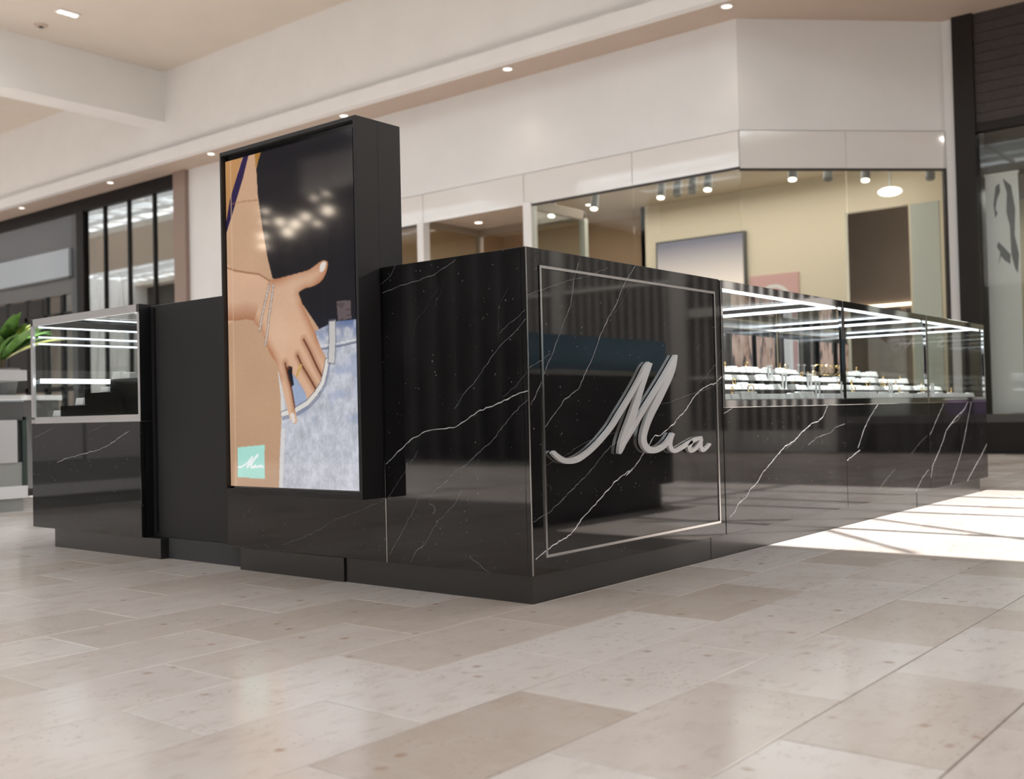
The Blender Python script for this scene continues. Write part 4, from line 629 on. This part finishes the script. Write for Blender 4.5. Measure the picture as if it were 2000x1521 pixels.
palm(1.56, 6.6, .80, 44, 3, 'green palm in a grey pot behind the grey kiosk, left of the end display case')
palm(.25, 6.75, .80, 26, 5, 'second green palm behind the grey kiosk, at the very edge of the picture')
t = thing('planter_bench', 'low grey planter bench behind the grey kiosk, carrying the palms', 'planter', (1.2, 6.7, 0))
box('body', -.2, 1.9, 6.35, 7.05, .06, .76, DARKG, t); box('plinth', -.15, 1.85, 6.4, 7.0, 0, .06, FRAME, t); box('top_board', -.22, 1.92, 6.33, 7.07, .76, .80, LIGHTG, t)

# ================================================================== THE KIOSK
HT, Z0 = 1.07, .085
X1, X2, X3, X4 = 1.2135, 2.4351, 3.6546, 4.7993
def veins(me_bm, layer, L, plane):
    for strength, wd, pts in L:
        P = []
        for i, p in enumerate(pts):
            P.append(Vector((p[0], p[1])))
            if i < len(pts)-1:
                q = pts[i+1]; dx, dy = q[0]-p[0], q[1]-p[1]; l = math.hypot(dx, dy); k = max(1, int(l/.012))
                for j in range(1, k):
                    s = j/k; jit = random.uniform(-1, 1)*.0022
                    P.append(Vector((p[0]+dx*s-dy/l*jit, p[1]+dy*s+dx/l*jit)))
        prev = None
        for i, p in enumerate(P):
            d = (P[min(i+1, len(P)-1)]-P[max(i-1, 0)]).normalized(); n = Vector((-d.y, d.x))
            ww_ = wd*random.uniform(.55, 1.25)*.5
            q = []
            for sgn in (-1, 1):
                c = p+n*ww_*sgn
                q.append(me_bm.verts.new((c.x, -.0006, c.y) if plane == 'y' else (-.0006, c.x, c.y)))
            if prev:
                f = me_bm.faces.new((prev[0], prev[1], q[1], q[0])); f.material_index = 1
                tone = min(.95, strength**1.7*random.uniform(.7, 1.1)*(.95 if plane == 'y' else .6))
                for lp in f.loops: lp[layer] = (tone, tone, tone*1.03, 1)
            prev = q
def slab(name, x0, x1, y0, y1, z0, z1, parent, L=(), plane='y'):
    bm = bmesh.new(); layer = bm.loops.layers.float_color.new('tone')
    bx(bm, x0, x1, y0, y1, z0, z1, .0012); veins(bm, layer, L, plane)
    me = bpy.data.meshes.new(name); bm.to_mesh(me); bm.free(); me.materials.append(MARBLE); me.materials.append(VEIN)
    o = bpy.data.objects.new(name, me); COL.objects.link(o); o.parent = parent; o.location = -wloc(parent); return o
RV = lambda k: [(s, wd, p) for q, s, wd, p in DATA['RV'] if q == k]
LVN = lambda k: [(s, wd, p) for q, s, wd, p in DATA['LV'] if q == k]

# --- the black base the units stand on
t = thing('kiosk_plinth', 'low satin black plinth in sections under all the kiosk units', 'plinth', (2.4, 1.5, 0))
PZ = Z0-.0005
for q in ((.012, 1.108, .012, .833), (.004, .58, .836, 1.42), (.012, 1.15, 1.965, 2.83), (1.111, 2.283, .012, .91), (2.286, 3.447, .014, .91), (3.450, 4.65, .012, .91), (1.153, 2.42, 2.10, 2.83)):
    box('toe_kick', *q, 0, PZ, TOE, t, .001)
box('recessed_base', .050, .56, 1.421, 1.964, 0, PZ, CARPET, t)

# --- corner counter with the sign
t = thing('corner_counter', 'black marble corner counter with silver script lettering and a thin silver outline', 'counter', (.6, .3, 0))
slab('front_panel', 0, X1-.004, 0, .02, Z0, HT, t, RV(0), 'y'); slab('end_panel', 0, .02, .0205, .6145, Z0, HT, t, LVN(0), 'x')
slab('top_slab', .0205, X1-.004, .0205, .6145, HT-.02, HT-.0005, t)
box('carcass', .021, X1-.005, .021, .614, Z0, HT-.021, FRAME, t)
box('edge_trim', -.0016, .0012, -.0016, .0012, Z0+.002, HT-.002, STRIP, t)
fr = bmesh.new(); a, b, z0, z1 = .062, 1.166, .134, 1.019; T = .0085
for q in frame_boxes(a, b, z0, z1, -.004, .001, T): bx(fr, *q)
obj('sign_outline', fr, STRIP, t)
def stroke(bm, pts, y0=-.024, y1=-.004):
    A = [bm.verts.new((p[0], y0, p[1])) for p in pts]; Bv = [bm.verts.new((p[2], y0, p[3])) for p in pts]
    A2 = [bm.verts.new((p[0], y1, p[1])) for p in pts]; B2 = [bm.verts.new((p[2], y1, p[3])) for p in pts]
    n = len(pts)
    for i in range(n-1):
        bm.faces.new((A[i], A[i+1], Bv[i+1], Bv[i])); bm.faces.new((A2[i], B2[i], B2[i+1], A2[i+1]))
        bm.faces.new((A[i], A2[i], A2[i+1], A[i+1])); bm.faces.new((Bv[i], Bv[i+1], B2[i+1], B2[i]))
    for i in (0, n-1): bm.faces.new((A[i], Bv[i], B2[i], A2[i]))
for keys in (('m1', 'm2', 'm3', 'm4'), ('i1',), ('a1', 'a2')):
    bm = bmesh.new()
    for i, k in enumerate(keys): stroke(bm, DATA['ST'][k], -.015-.0004*i, -.003)
    obj('letter', bm, SILVER, t)

# --- cabinet that carries the screen
t = thing('screen_cabinet', 'black marble cabinet under the tall screen, beside the corner counter', 'cabinet', (.3, 1.05, 0))
slab('front_panel', 0, .02, .6185, 1.488, Z0, HT, t, LVN(1), 'x'); slab('top_slab', .0205, .60, .6185, 1.488, HT-.02, HT-.0005, t)
box('carcass', .021, .60, .619, 1.487, Z0, HT-.021, FRAME, t); box('joint_trim', -.0012, .01, .6147, .6183, Z0, .297, STRIP, t)

# --- tall screen
t = thing('advertising_screen', 'tall portrait screen in a deep black box showing a hand in a denim pocket', 'screen', (0, .99, .30))
TX0, TX1, TY0, TY1, TZ0, TZ1 = -.101, .106, .621, 1.361, .299, 1.566
bm = bmesh.new()
for q in ((TX0, -.002, TY0, TY0+.012, TZ0, TZ1), (TX0, -.002, TY1-.010, TY1, TZ0, TZ1), (TX0, -.002, TY0+.012, TY1-.010, TZ0, TZ0+.020), (TX0, -.002, TY0+.012, TY1-.010, TZ1-.014, TZ1)): bx(bm, *q, .0008)
bx(bm, -.07, -.002, TY0+.012, TY1-.010, TZ0+.02, TZ1-.014)
SCREENBOX = pb('charcoal_screen_box', (.018, .017, .018), .45, spec=.4)
obj('box_frame', bm, SCREENBOX, t)
obj('rear_housing', (lambda b_: (bx(b_, -.002, TX1, TY0, TY1, HT+.0005, TZ1, .0008), b_)[1])(bmesh.new()), SCREENBOX, t)
yl, yr, zb, zt = DATA['ext']
box('inner_bezel', -.0835, -.071, TY0+.012, TY1-.010, TZ0+.02, TZ1-.014, pb('gloss_black', (.004, .004, .005), .08), t)
NU, NV = 280, 540
U, V = np.meshgrid(np.linspace(0, 1, NU), np.linspace(0, 1, NV)); ASP = (zt-zb)/(yl-yr)
img = np.zeros((NV, NU, 3))
def inside(poly):
    r = np.zeros(U.shape, bool); n = len(poly)
    for i in range(n):
        (xa, ya), (xb, yb) = poly[i], poly[(i+1) % n]
        if ya == yb: continue
        cnd = ((ya > V) != (yb > V)) & (U < (xb-xa)*(V-ya)/(yb-ya)+xa); r ^= cnd
    return r
def smooth_closed(P, n=5):
    P = np.array(P); m_ = len(P); o_ = []
    for i in range(m_):
        p0, p1, p2, p3 = P[(i-1) % m_], P[i], P[(i+1) % m_], P[(i+2) % m_]
        for s in np.arange(n)/n: o_.append(.5*((2*p1)+(-p0+p2)*s+(2*p0-5*p1+4*p2-p3)*s*s+(-p0+3*p1-3*p2+p3)*s**3))
    return np.array(o_)
def dist(line):
    d = np.full(U.shape, 9.)
    for (xa, ya), (xb, yb) in zip(line, line[1:]):
        dx, dy = xb-xa, (yb-ya)*ASP; px, py = U-xa, (V-ya)*ASP
        s = np.clip((px*dx+py*dy)/(dx*dx+dy*dy+1e-12), 0, 1); d = np.minimum(d, np.hypot(px-s*dx, py-s*dy))
    return d
def lin(c): c = np.array(c)/255.; return np.where(c < .04045, c/12.92, ((c+.055)/1.055)**2.4)
def paint(mask, col, a=1.0):
    k = (mask*a)[..., None]; img[:] = img*(1-k)+k*np.array(col)
PO, LI = DATA['P'], DATA['L']
rs = np.random.RandomState(3)
def nz(nx, ny):
    g = rs.rand(ny+2, nx+2); x = U*nx; y = V*ny; xi = x.astype(int); yi = y.astype(int); fx = x-xi; fy = y-yi
    fx = fx*fx*(3-2*fx); fy = fy*fy*(3-2*fy)
    return (g[yi, xi]*(1-fx)+g[yi, xi+1]*fx)*(1-fy)+(g[yi+1, xi]*(1-fx)+g[yi+1, xi+1]*fx)*fy
TAN, SKIN, DKT = lin((202, 163, 131)), lin((220, 178, 148)), lin((30, 27, 30))
img[:] = TAN*(.88+.2*V[..., None])
paint(inside(PO['goldl'])*1., lin((190, 135, 70)), .75)
paint(inside(PO['strap'])*1., lin((42, 26, 70)))
dk = inside(PO['dark'])
paint(dk*1., DKT); paint(dk*np.clip((.52-V)*5, 0, 1), lin((22, 38, 58)), .8)
paint(inside(PO['goldr'])*1., lin((176, 128, 60)))
den = .42*nz(34, 60)+.42*nz(130, 160)+.36*nz(14, 26)
jc = np.stack([lin((196, 198, 208))[i]*(.66+.58*den) for i in range(3)], -1)
jm = inside(PO['jeans'])
img[jm] = jc[jm]
bl = np.clip((nz(16, 30)-.55)*3, 0, 1); paint(jm*bl*np.clip((V-.18)*4, 0, 1)*.6, lin((120, 140, 178)))
paint(jm*np.clip(1-np.abs(V-.47)*14, 0, 1)*np.clip((nz(30, 50)-.4)*3, 0, 1), lin((84, 104, 150)), .8)
for k, ww_, c in (('waist', .005, (88, 92, 112)), ('waist2', .004, (228, 226, 226)), ('sideseam', .016, (226, 222, 218))): paint((dist(LI[k]) < ww_)*jm, lin(c), .75)
paint(inside(smooth_closed(PO['arm']))*1., SKIN)
paint(inside(PO['arm'])*1., SKIN)
paint((dist(LI['wristline']) < .004)*1., lin((150, 100, 62)), .5)
paint(np.clip(1-dist(LI['armbot'])/.10, 0, 1)*inside(PO['arm']), lin((160, 92, 50)), .75)
hm = inside(smooth_closed(PO['hand'], 4))
paint(hm*1., SKIN)
edge = np.minimum(np.minimum(dist(LI['thumb']), dist(LI['thumb2'])), dist(LI['armbot']))
paint(hm*np.clip(1-edge/.06, 0, 1)**1.5, lin((172, 104, 60)), .8)
paint(hm*np.clip((nz(9, 20)-.5)*2, 0, 1), lin((226, 190, 160)), .45)
paint(inside(PO['web'])*1., lin((150, 168, 200)), .8)
paint(inside(PO['blackring'])*1., lin((22, 24, 30)))
for k in ('f1', 'f2', 'f3'): d_ = dist(LI[k]); paint(np.clip(1-d_/.035, 0, 1)*hm*.7, lin((150, 84, 44))); paint((d_ < .006)*1., lin((96, 50, 26)), .9)
jf = inside(smooth_closed(PO['jfront'], 3)) & inside([(0, 0), (1, 0), (1, .42), (.92, .42), (.80, .37), (.72, .29), (.60, .23), (.42, .195), (.40, 0)])
pk = inside(PO['jfront'])
fing = inside(smooth_closed(PO['hand'], 4)) & (dist(LI['f3']) < .12) & (U < .56)
img[pk & ~fing] = jc[pk & ~fing]
paint((pk & ~fing)*bl*.5, lin((140, 156, 190)))
d1 = dist(LI['pocket']); d2 = dist(LI['pocket2'])
paint((d2 < .006)*(~fing)*1., lin((120, 126, 150)), .7)
paint((d1 < .012)*(~fing)*1., lin((226, 222, 216))); paint((np.abs(d1-.015) < .003)*(~fing)*1., lin((96, 98, 118)), .7)
lp = inside(PO['loop']); paint((dist(PO['loop']+PO['loop'][:1]) < .007)*1., lin((96, 98, 112)), .7); paint(lp*1., lin((206, 202, 200)))
paint(inside(PO['label'])*1., lin((104, 90, 92))); paint(inside(PO['label'])*(nz(20, 120) > .6), lin((60, 50, 54)), .5)
for k in ('nail1', 'nail2'): paint(inside(smooth_closed(PO[k]))*1., lin((232, 222, 214)))
paint(inside(PO['goldring'])*1., lin((206, 166, 96)))
for k in ('br1', 'br2'):
    d_ = dist(LI[k]); paint((d_ < .010)*1., lin((120, 84, 62)), .8); paint((d_ < .007)*(np.sin(V*ASP*700+U*200) > -.2), lin((236, 226, 216)))
paint((dist(LI['armtop']) < .005)*1., lin((140, 88, 52)), .7)
paint(inside(PO['card'])*1., lin((176, 230, 216)))
for k in ('c1', 'c2', 'c3', 'c4', 'c5'): paint((dist(LI[k]) < (.0045 if k not in ('c2', 'c4') else .0075))*1., lin((246, 252, 250)))
paint((np.abs(U-.045) < .004)*(U < .5), lin((232, 196, 158)), .5)
for _ in range(1):
    pd = np.pad(img, ((1, 1), (1, 1), (0, 0)), 'edge'); img = .4*img+.15*(pd[:-2, 1:-1]+pd[2:, 1:-1]+pd[1:-1, :-2]+pd[1:-1, 2:])
img *= (1+.03*np.sin(V*NV*2.1)+.05*(nz(110, 220)-.5)+.10*(nz(5, 9)-.5))[..., None]
vs = np.stack([np.full(U.size, -.0852), (yl-(yl-yr)*U).ravel(), (zb+(zt-zb)*V).ravel()], 1)
idx = np.arange(NU*NV).reshape(NV, NU)
fc = np.stack([idx[:-1, :-1], idx[:-1, 1:], idx[1:, 1:], idx[1:, :-1]], -1).reshape(-1, 4)
me = bpy.data.meshes.new('display'); me.vertices.add(len(vs)); me.vertices.foreach_set('co', vs.ravel())
me.loops.add(fc.size); me.loops.foreach_set('vertex_index', fc.ravel().astype(np.int32)); me.polygons.add(len(fc)); me.polygons.foreach_set('loop_start', np.arange(0, fc.size, 4, dtype=np.int32)); me.polygons.foreach_set('loop_total', np.full(len(fc), 4, np.int32))
ca = me.color_attributes.new('picture', 'FLOAT_COLOR', 'POINT'); ca.data.foreach_set('color', np.concatenate([img.reshape(-1, 3), np.ones((U.size, 1))], 1).ravel())
me.update(); me.validate()
mt, nt, b = newmat('screen_picture'); at = nt.nodes.new('ShaderNodeAttribute'); at.attribute_name = 'picture'
b.inputs['Base Color'].default_value = (.01, .01, .012, 1); b.inputs['Roughness'].default_value = .06; nt.links.new(at.outputs['Color'], b.inputs['Emission Color']); b.inputs['Emission Strength'].default_value = .86
me.materials.append(mt); dp = bpy.data.objects.new('display', me); COL.objects.link(dp); dp.parent = t; dp.location = -wloc(t)

# --- plain black panel (gate of the kiosk)
t = thing('black_gate_panel', 'plain matte black panel between the screen cabinet and the end display case', 'panel', (.07, 1.78, 0))
box('panel', .052, .09, 1.4895, 2.075, Z0, 1.062, BLACK, t, .001)
box('hinge_strip', .045, .052, 2.040, 2.050, Z0+.02, 1.05, FRAME, t)

# --- glass display cases
def display_case(x0, x1, ysgn, ybase, label, vein, prefix, toes, end_glass=None):
    """cabinet under a glass case; ysgn=+1: public side at y=ybase looking to -y, -1: public side at y=ybase looking to +y"""
    Y = lambda d: ybase+ysgn*d
    D = .93
    t = thing('display_case', label, 'display case', ((x0+x1)/2, Y(.45), 0))
    g = .0015
    if ysgn > 0: slab('front_panel', x0+g, x1-g, 0, .02, Z0, .573, t, vein, 'y')
    else: slab('front_panel', x0+g, x1-g, Y(0), Y(.02), Z0, .573, t)
    e0 = .0205 if end_glass == 'x0' else 0
    if end_glass == 'x0': slab('end_panel', 0, .02, Y(D), Y(.021), Z0, .573, t, LVN(2), 'x')
    if end_glass == 'x1': slab('end_panel', x1-.02, x1-g, .021, D, Z0, .573, t)
    box('carcass', x0+g+e0, x1-.021, Y(.0205), Y(D), Z0, .572, FRAME, t)
    p = .016
    box('bottom_rail', x0+g, x1-g, Y(-.002), Y(.03), .5735, .603, CHROME, t, .001); box('top_rail', x0+g, x1-g, Y(-.002), Y(.022), 1.036, HT-.001, CHROME, t, .001)
    box('rear_rail', x0+g, x1-g, Y(D-.02), Y(D), 1.036, HT-.001, STRIP, t)
    for xa in (x0+g, x1-g-p):
        for ya in (-.002, D-p): box('post', xa, xa+p, Y(ya), Y(ya+p), .603, 1.036, CHROMESAT if end_glass == 'x0' else CHROME, t, .001)
        box('side_rail', xa, xa+p, Y(.022), Y(D-.02), 1.036 if end_glass == 'x0' else 1.046, HT-.001, CHROMESAT if end_glass == 'x0' else CHROME, t); (end_glass == 'x0' and xa < x0+.1) or box('light_bar', xa+p+.002 if xa == x0+g else xa-.012, xa+p+.012 if xa == x0+g else xa-.002, Y(.03), Y(D-.03), 1.038, 1.046, LED, t)
    box('bottom_side_rail', x0+g, x0+g+p, Y(.0305), Y(D), .5735, .603, CHROMESAT, t) if end_glass == 'x0' else None
    box('light_bar', x0+.03, x1-.03, Y(.023), Y(.029), 1.0305, 1.0355, LED, t)
    box('glass_front', x0+p+g, x1-p-g, Y(.006), Y(.012), .603, 1.036, CASEGLASS, t); box('glass_top', x0+p+g, x1-p-g, Y(.022), Y(D-.02), 1.058, 1.064, CASEGLASS, t)
    if end_glass == 'x0': box('glass_end', x0+.006, x0+.012, Y(.02), Y(D-.02), .603, 1.046, CASEGLASS, t)
    if end_glass == 'x1': box('glass_end', x1-.012, x1-.006, Y(.02), Y(D-.02), .603, 1.046, CASEGLASS, t)
    q0, q1 = x0+.02, x1-.02
    if ysgn < 0: box('shelf_light', x0+.02, x1-.05, Y(.05), Y(.075), .765, .785, LED, t); box('rear_light', x0+.02, x1-.05, Y(.040), Y(.046), .982, .987, LED, t); box('rear_light', x0+.02, x1-.05, Y(.040), Y(.046), .950, .955, LED, t)
    box('deck', x0+.017, x1-.017, Y(.031), Y(.239), .575, .604, DECK, t)
    for i, (d0, z) in enumerate(((.24, .652), (.455, .705), (.67, .759))):
        box('riser_step', x0+.018, x1-.018, Y(d0), Y(D-.03), (.575, .6525, .7055)[i], z, STEP, t)
    box('back_panel', x0+.018, x1-.018, Y(D-.028), Y(D-.022), .7595, 1.03 if ysgn > 0 else .79, BACKP, t)
    if ysgn < 0: box('rear_door', x0+g, x1-g, Y(D+.001), Y(D+.004), .574, HT-.001, FRAME, t)
    return t
display_case(X1, X2, 1, 0, 'chrome framed glass case on black marble, next to the lettered corner counter', RV(1), 'a', [(1.111, 2.283, 0)])
display_case(X2, X3, 1, 0, 'chrome framed glass case on black marble, middle of the three in a row', RV(2), 'b', [(2.286, 3.447, .002)])
display_case(X3, X4, 1, 0, 'chrome framed glass case on black marble, at the far end of the row of three', RV(3), 'c', [(3.450, 4.65, 0)], 'x1')
display_case(0, X1, -1, 3.0143, 'chrome framed glass case with an open stepped side, at the short end of the kiosk', [], 'd', [(.012, 1.15, .17)], 'x0')
display_case(X1, X2, -1, 3.0143, 'chrome framed glass case on the hidden long side of the kiosk', [], 'e', [(X1, X2-.01, .17)])
bpy.data.objects  # keep

# --- jewellery blocks, rings, stands, photo cards
def mk(name, parts):
    """local-space thing prototype: [(part name, bmesh, material)]"""
    r = bpy.data.objects.new(name, None); r.empty_display_size = .02
    ch = []
    for pn, bm, mt_ in parts:
        me_ = bpy.data.meshes.new(pn); bmesh.ops.recalc_face_normals(bm, faces=bm.faces); bm.to_mesh(me_); bm.free(); me_.materials.append(mt_); ch.append((pn, me_))
    return name, ch
def place(proto, loc, label, cat, group, rz=0):
    name, ch = proto
    if len(ch) == 1:
        r = bpy.data.objects.new(name, ch[0][1]); COL.objects.link(r)
    else:
        r = bpy.data.objects.new(name, None); r.empty_display_size = .02; COL.objects.link(r)
        for pn, me_ in ch: o = bpy.data.objects.new(pn, me_); COL.objects.link(o); o.parent = r
    r.location = loc; r.rotation_euler[2] = rz; tag(r, label, cat, group); return r
def bm_box(*a, bev=0.0): bm = bmesh.new(); bx(bm, *a, bev); return bm
def block_bm(h):
    bm = bmesh.new(); w0, w1, d0 = .034, .030, .022
    v = [bm.verts.new(p) for p in ((-w0, -d0, 0), (w0, -d0, 0), (w0, d0, 0), (-w0, d0, 0), (-w1, -d0*.6, h), (w1, -d0*.6, h), (w1, d0*.8, h), (-w1, d0*.8, h))]
    for f in ((0, 3, 2, 1), (4, 5, 6, 7), (0, 1, 5, 4), (1, 2, 6, 5), (2, 3, 7, 6), (3, 0, 4, 7)): bm.faces.new([v[i] for i in f])
    bmesh.ops.bevel(bm, geom=list(bm.edges), offset=.002, segments=1, affect='EDGES'); return bm
BLOCKS = [('jewellery_block', mk('jewellery_block', [('block', block_bm(h), WHITEBLOCK)])) for h in (.028, .034, .024)]
def ring_bm(R=.014, r=.0024):
    bm = bmesh.new(); torus(bm, (0, 0, R), R, r, n=16, k=5); return bm
RING = mk('gold_ring', [('band', ring_bm(), GOLD)])
BANGLE = mk('gold_bangle', [('band', ring_bm(.033, .0028), GOLD)])
def estand():
    bm = bmesh.new(); bx(bm, -.022, -.016, -.004, .004, 0, .075); bx(bm, .016, .022, -.004, .004, 0, .075); bx(bm, -.026, .026, -.004, .004, .075, .083); bx(bm, -.026, .026, -.012, .012, 0, .004); return bm
ESTAND = mk('earring_stand', [('stand', estand(), WHITEBLOCK)])
def tstand():
    bm = bmesh.new(); cyl(bm, (0, 0, 0), (0, 0, .055), .0035, n=8); bx(bm, -.014, .014, -.005, .005, .053, .062); cyl(bm, (0, 0, 0), (0, 0, .004), .013, n=12); return bm
TSTAND = mk('ring_post', [('post', tstand(), WHITEBLOCK)])
steps = [('bottom step', .13, .6045), ('second step', .335, .6525), ('third step', .55, .7055), ('top step', .755, .7595)]
names = [('the near case', X1, X2), ('the middle case', X2, X3), ('the far case', X3, X4)]
ORD = 'first second third fourth fifth sixth seventh eighth ninth tenth eleventh twelfth thirteenth fourteenth'.split()
for ci, (cn, xa, xb) in enumerate(names):
    for si, (sn, d, z) in enumerate(steps):
        n = 14
        free = []
        for i in range(n):
            x = xa+.065+(xb-xa-.13)*i/(n-1)
            if (ci, si) == (1, 3) and i > 11 or (ci, si) == (2, 3) and i < 7: free.append((x, i)); continue
            if (ci, si, i) in ((0, 0, 12), (1, 1, 2), (1, 2, 2), (0, 1, 13), (1, 0, 9), (2, 0, 3)): free.append((x, i)); continue
            bi = random.randrange(3)
            place(BLOCKS[bi][1], (x, d-.05, z), f'{ORD[i]} white jewellery block from the lettered counter, {sn} of {cn}', 'jewellery block', f'white blocks on the {sn} of {cn}', random.uniform(-.05, .05))
            h = (.028, .034, .024)[bi]
            if random.random() < .26: place(RING, (x, d-.05, z+h+.0005), f'tiny gold ring on the {ORD[i]} white block, {sn} of {cn}', 'ring', f'gold rings on the {sn} of {cn}', random.uniform(-.6, .6))
        for j, (x, i) in enumerate(free):
            if si == 3:
                if ci == 1 or i == 0: place(TSTAND, (x, d-.05, z), f'slim white ring post, {ORD[i]} place on the top step of {cn}', 'ring stand', 'ring posts on the top step')
                else: place(BANGLE, (x, d-.05, z+.0005), f'thin gold bangle, {ORD[i]} place on the top step of {cn}', 'bangle', 'gold bangles on the top step', random.uniform(-.9, .9))
            else: place(ESTAND, (x, d-.06, z), f'white arched earring stand at the {ORD[i]} place on the {sn} of {cn}', 'earring stand', f'earring stands on the {sn} of {cn}')
yb_ = 3.0143
for si, (sn, d, z) in enumerate(steps):
    for i in range(7):
        x = .06+.13*i; y = yb_-d-(.03 if si < 3 else 0)
        place(BLOCKS[(i+si) % 3][1], (x, y, z), f'{ORD[i]} white jewellery block behind the end glass, {sn} of the short end case', 'jewellery block', f'white blocks on the {sn} of the short end case', math.pi/2)
        if si == 3: place(BLOCKS[1][1], (x, y+.075, z), f'{ORD[i]} taller white block behind the end glass, inner edge of the top step', 'jewellery block', 'outer white blocks on the top step of the short end case', math.pi/2)
def photo_mat(i):
    mt, nt, b = newmat('photo_print_%d' % i); g = nt.nodes.new('ShaderNodeNewGeometry'); n = nt.nodes.new('ShaderNodeTexNoise'); n.inputs['Scale'].default_value = 11+i
    mp = nt.nodes.new('ShaderNodeMapping'); mp.inputs['Location'].default_value = (i*3.1, 0, i); mp.inputs['Scale'].default_value = (1.6, 1, .7)
    nt.links.new(g.outputs['Position'], mp.inputs[0]); nt.links.new(mp.outputs[0], n.inputs['Vector'])
    cr = nt.nodes.new('ShaderNodeValToRGB'); e = cr.color_ramp.elements; e[0].position = .36; e[0].color = (.05, .04, .05, 1); e[1].position = .45; e[1].color = (.55, .34, .27, 1)
    q = e.new(.62); q.color = (.70, .50, .43, 1); nt.links.new(n.outputs['Fac'], cr.inputs[0]); nt.links.new(cr.outputs[0], b.inputs['Base Color']); b.inputs['Roughness'].default_value = .35
    return mt
for i, (xa, xb, who) in enumerate(((2.66, 2.92, 'nearest the lettered counter'), (3.01, 3.27, 'second from the lettered counter'), (3.32, 3.58, 'in the middle of the row of cards'), (3.70, 3.93, 'white and pink, just past the case divider'), (4.25, 4.48, 'second from the far end'), (4.55, 4.76, 'at the far end'))):
    t = thing('photo_card', f'upright photo card behind the steps, {who}', 'photo card', ((xa+xb)/2, .885, .7595), None)
    box('backing', xa, xb, .884, .892, .7597, 1.0, DARKG, t); box('print', xa+.008, xb-.008, .8825, .8838, .79, .992, WHITEP if i == 3 else photo_mat(i), t)
    if i == 3: box('pink_print', xb-.09, xb-.02, .8815, .8824, .80, .985, PINKP, t)
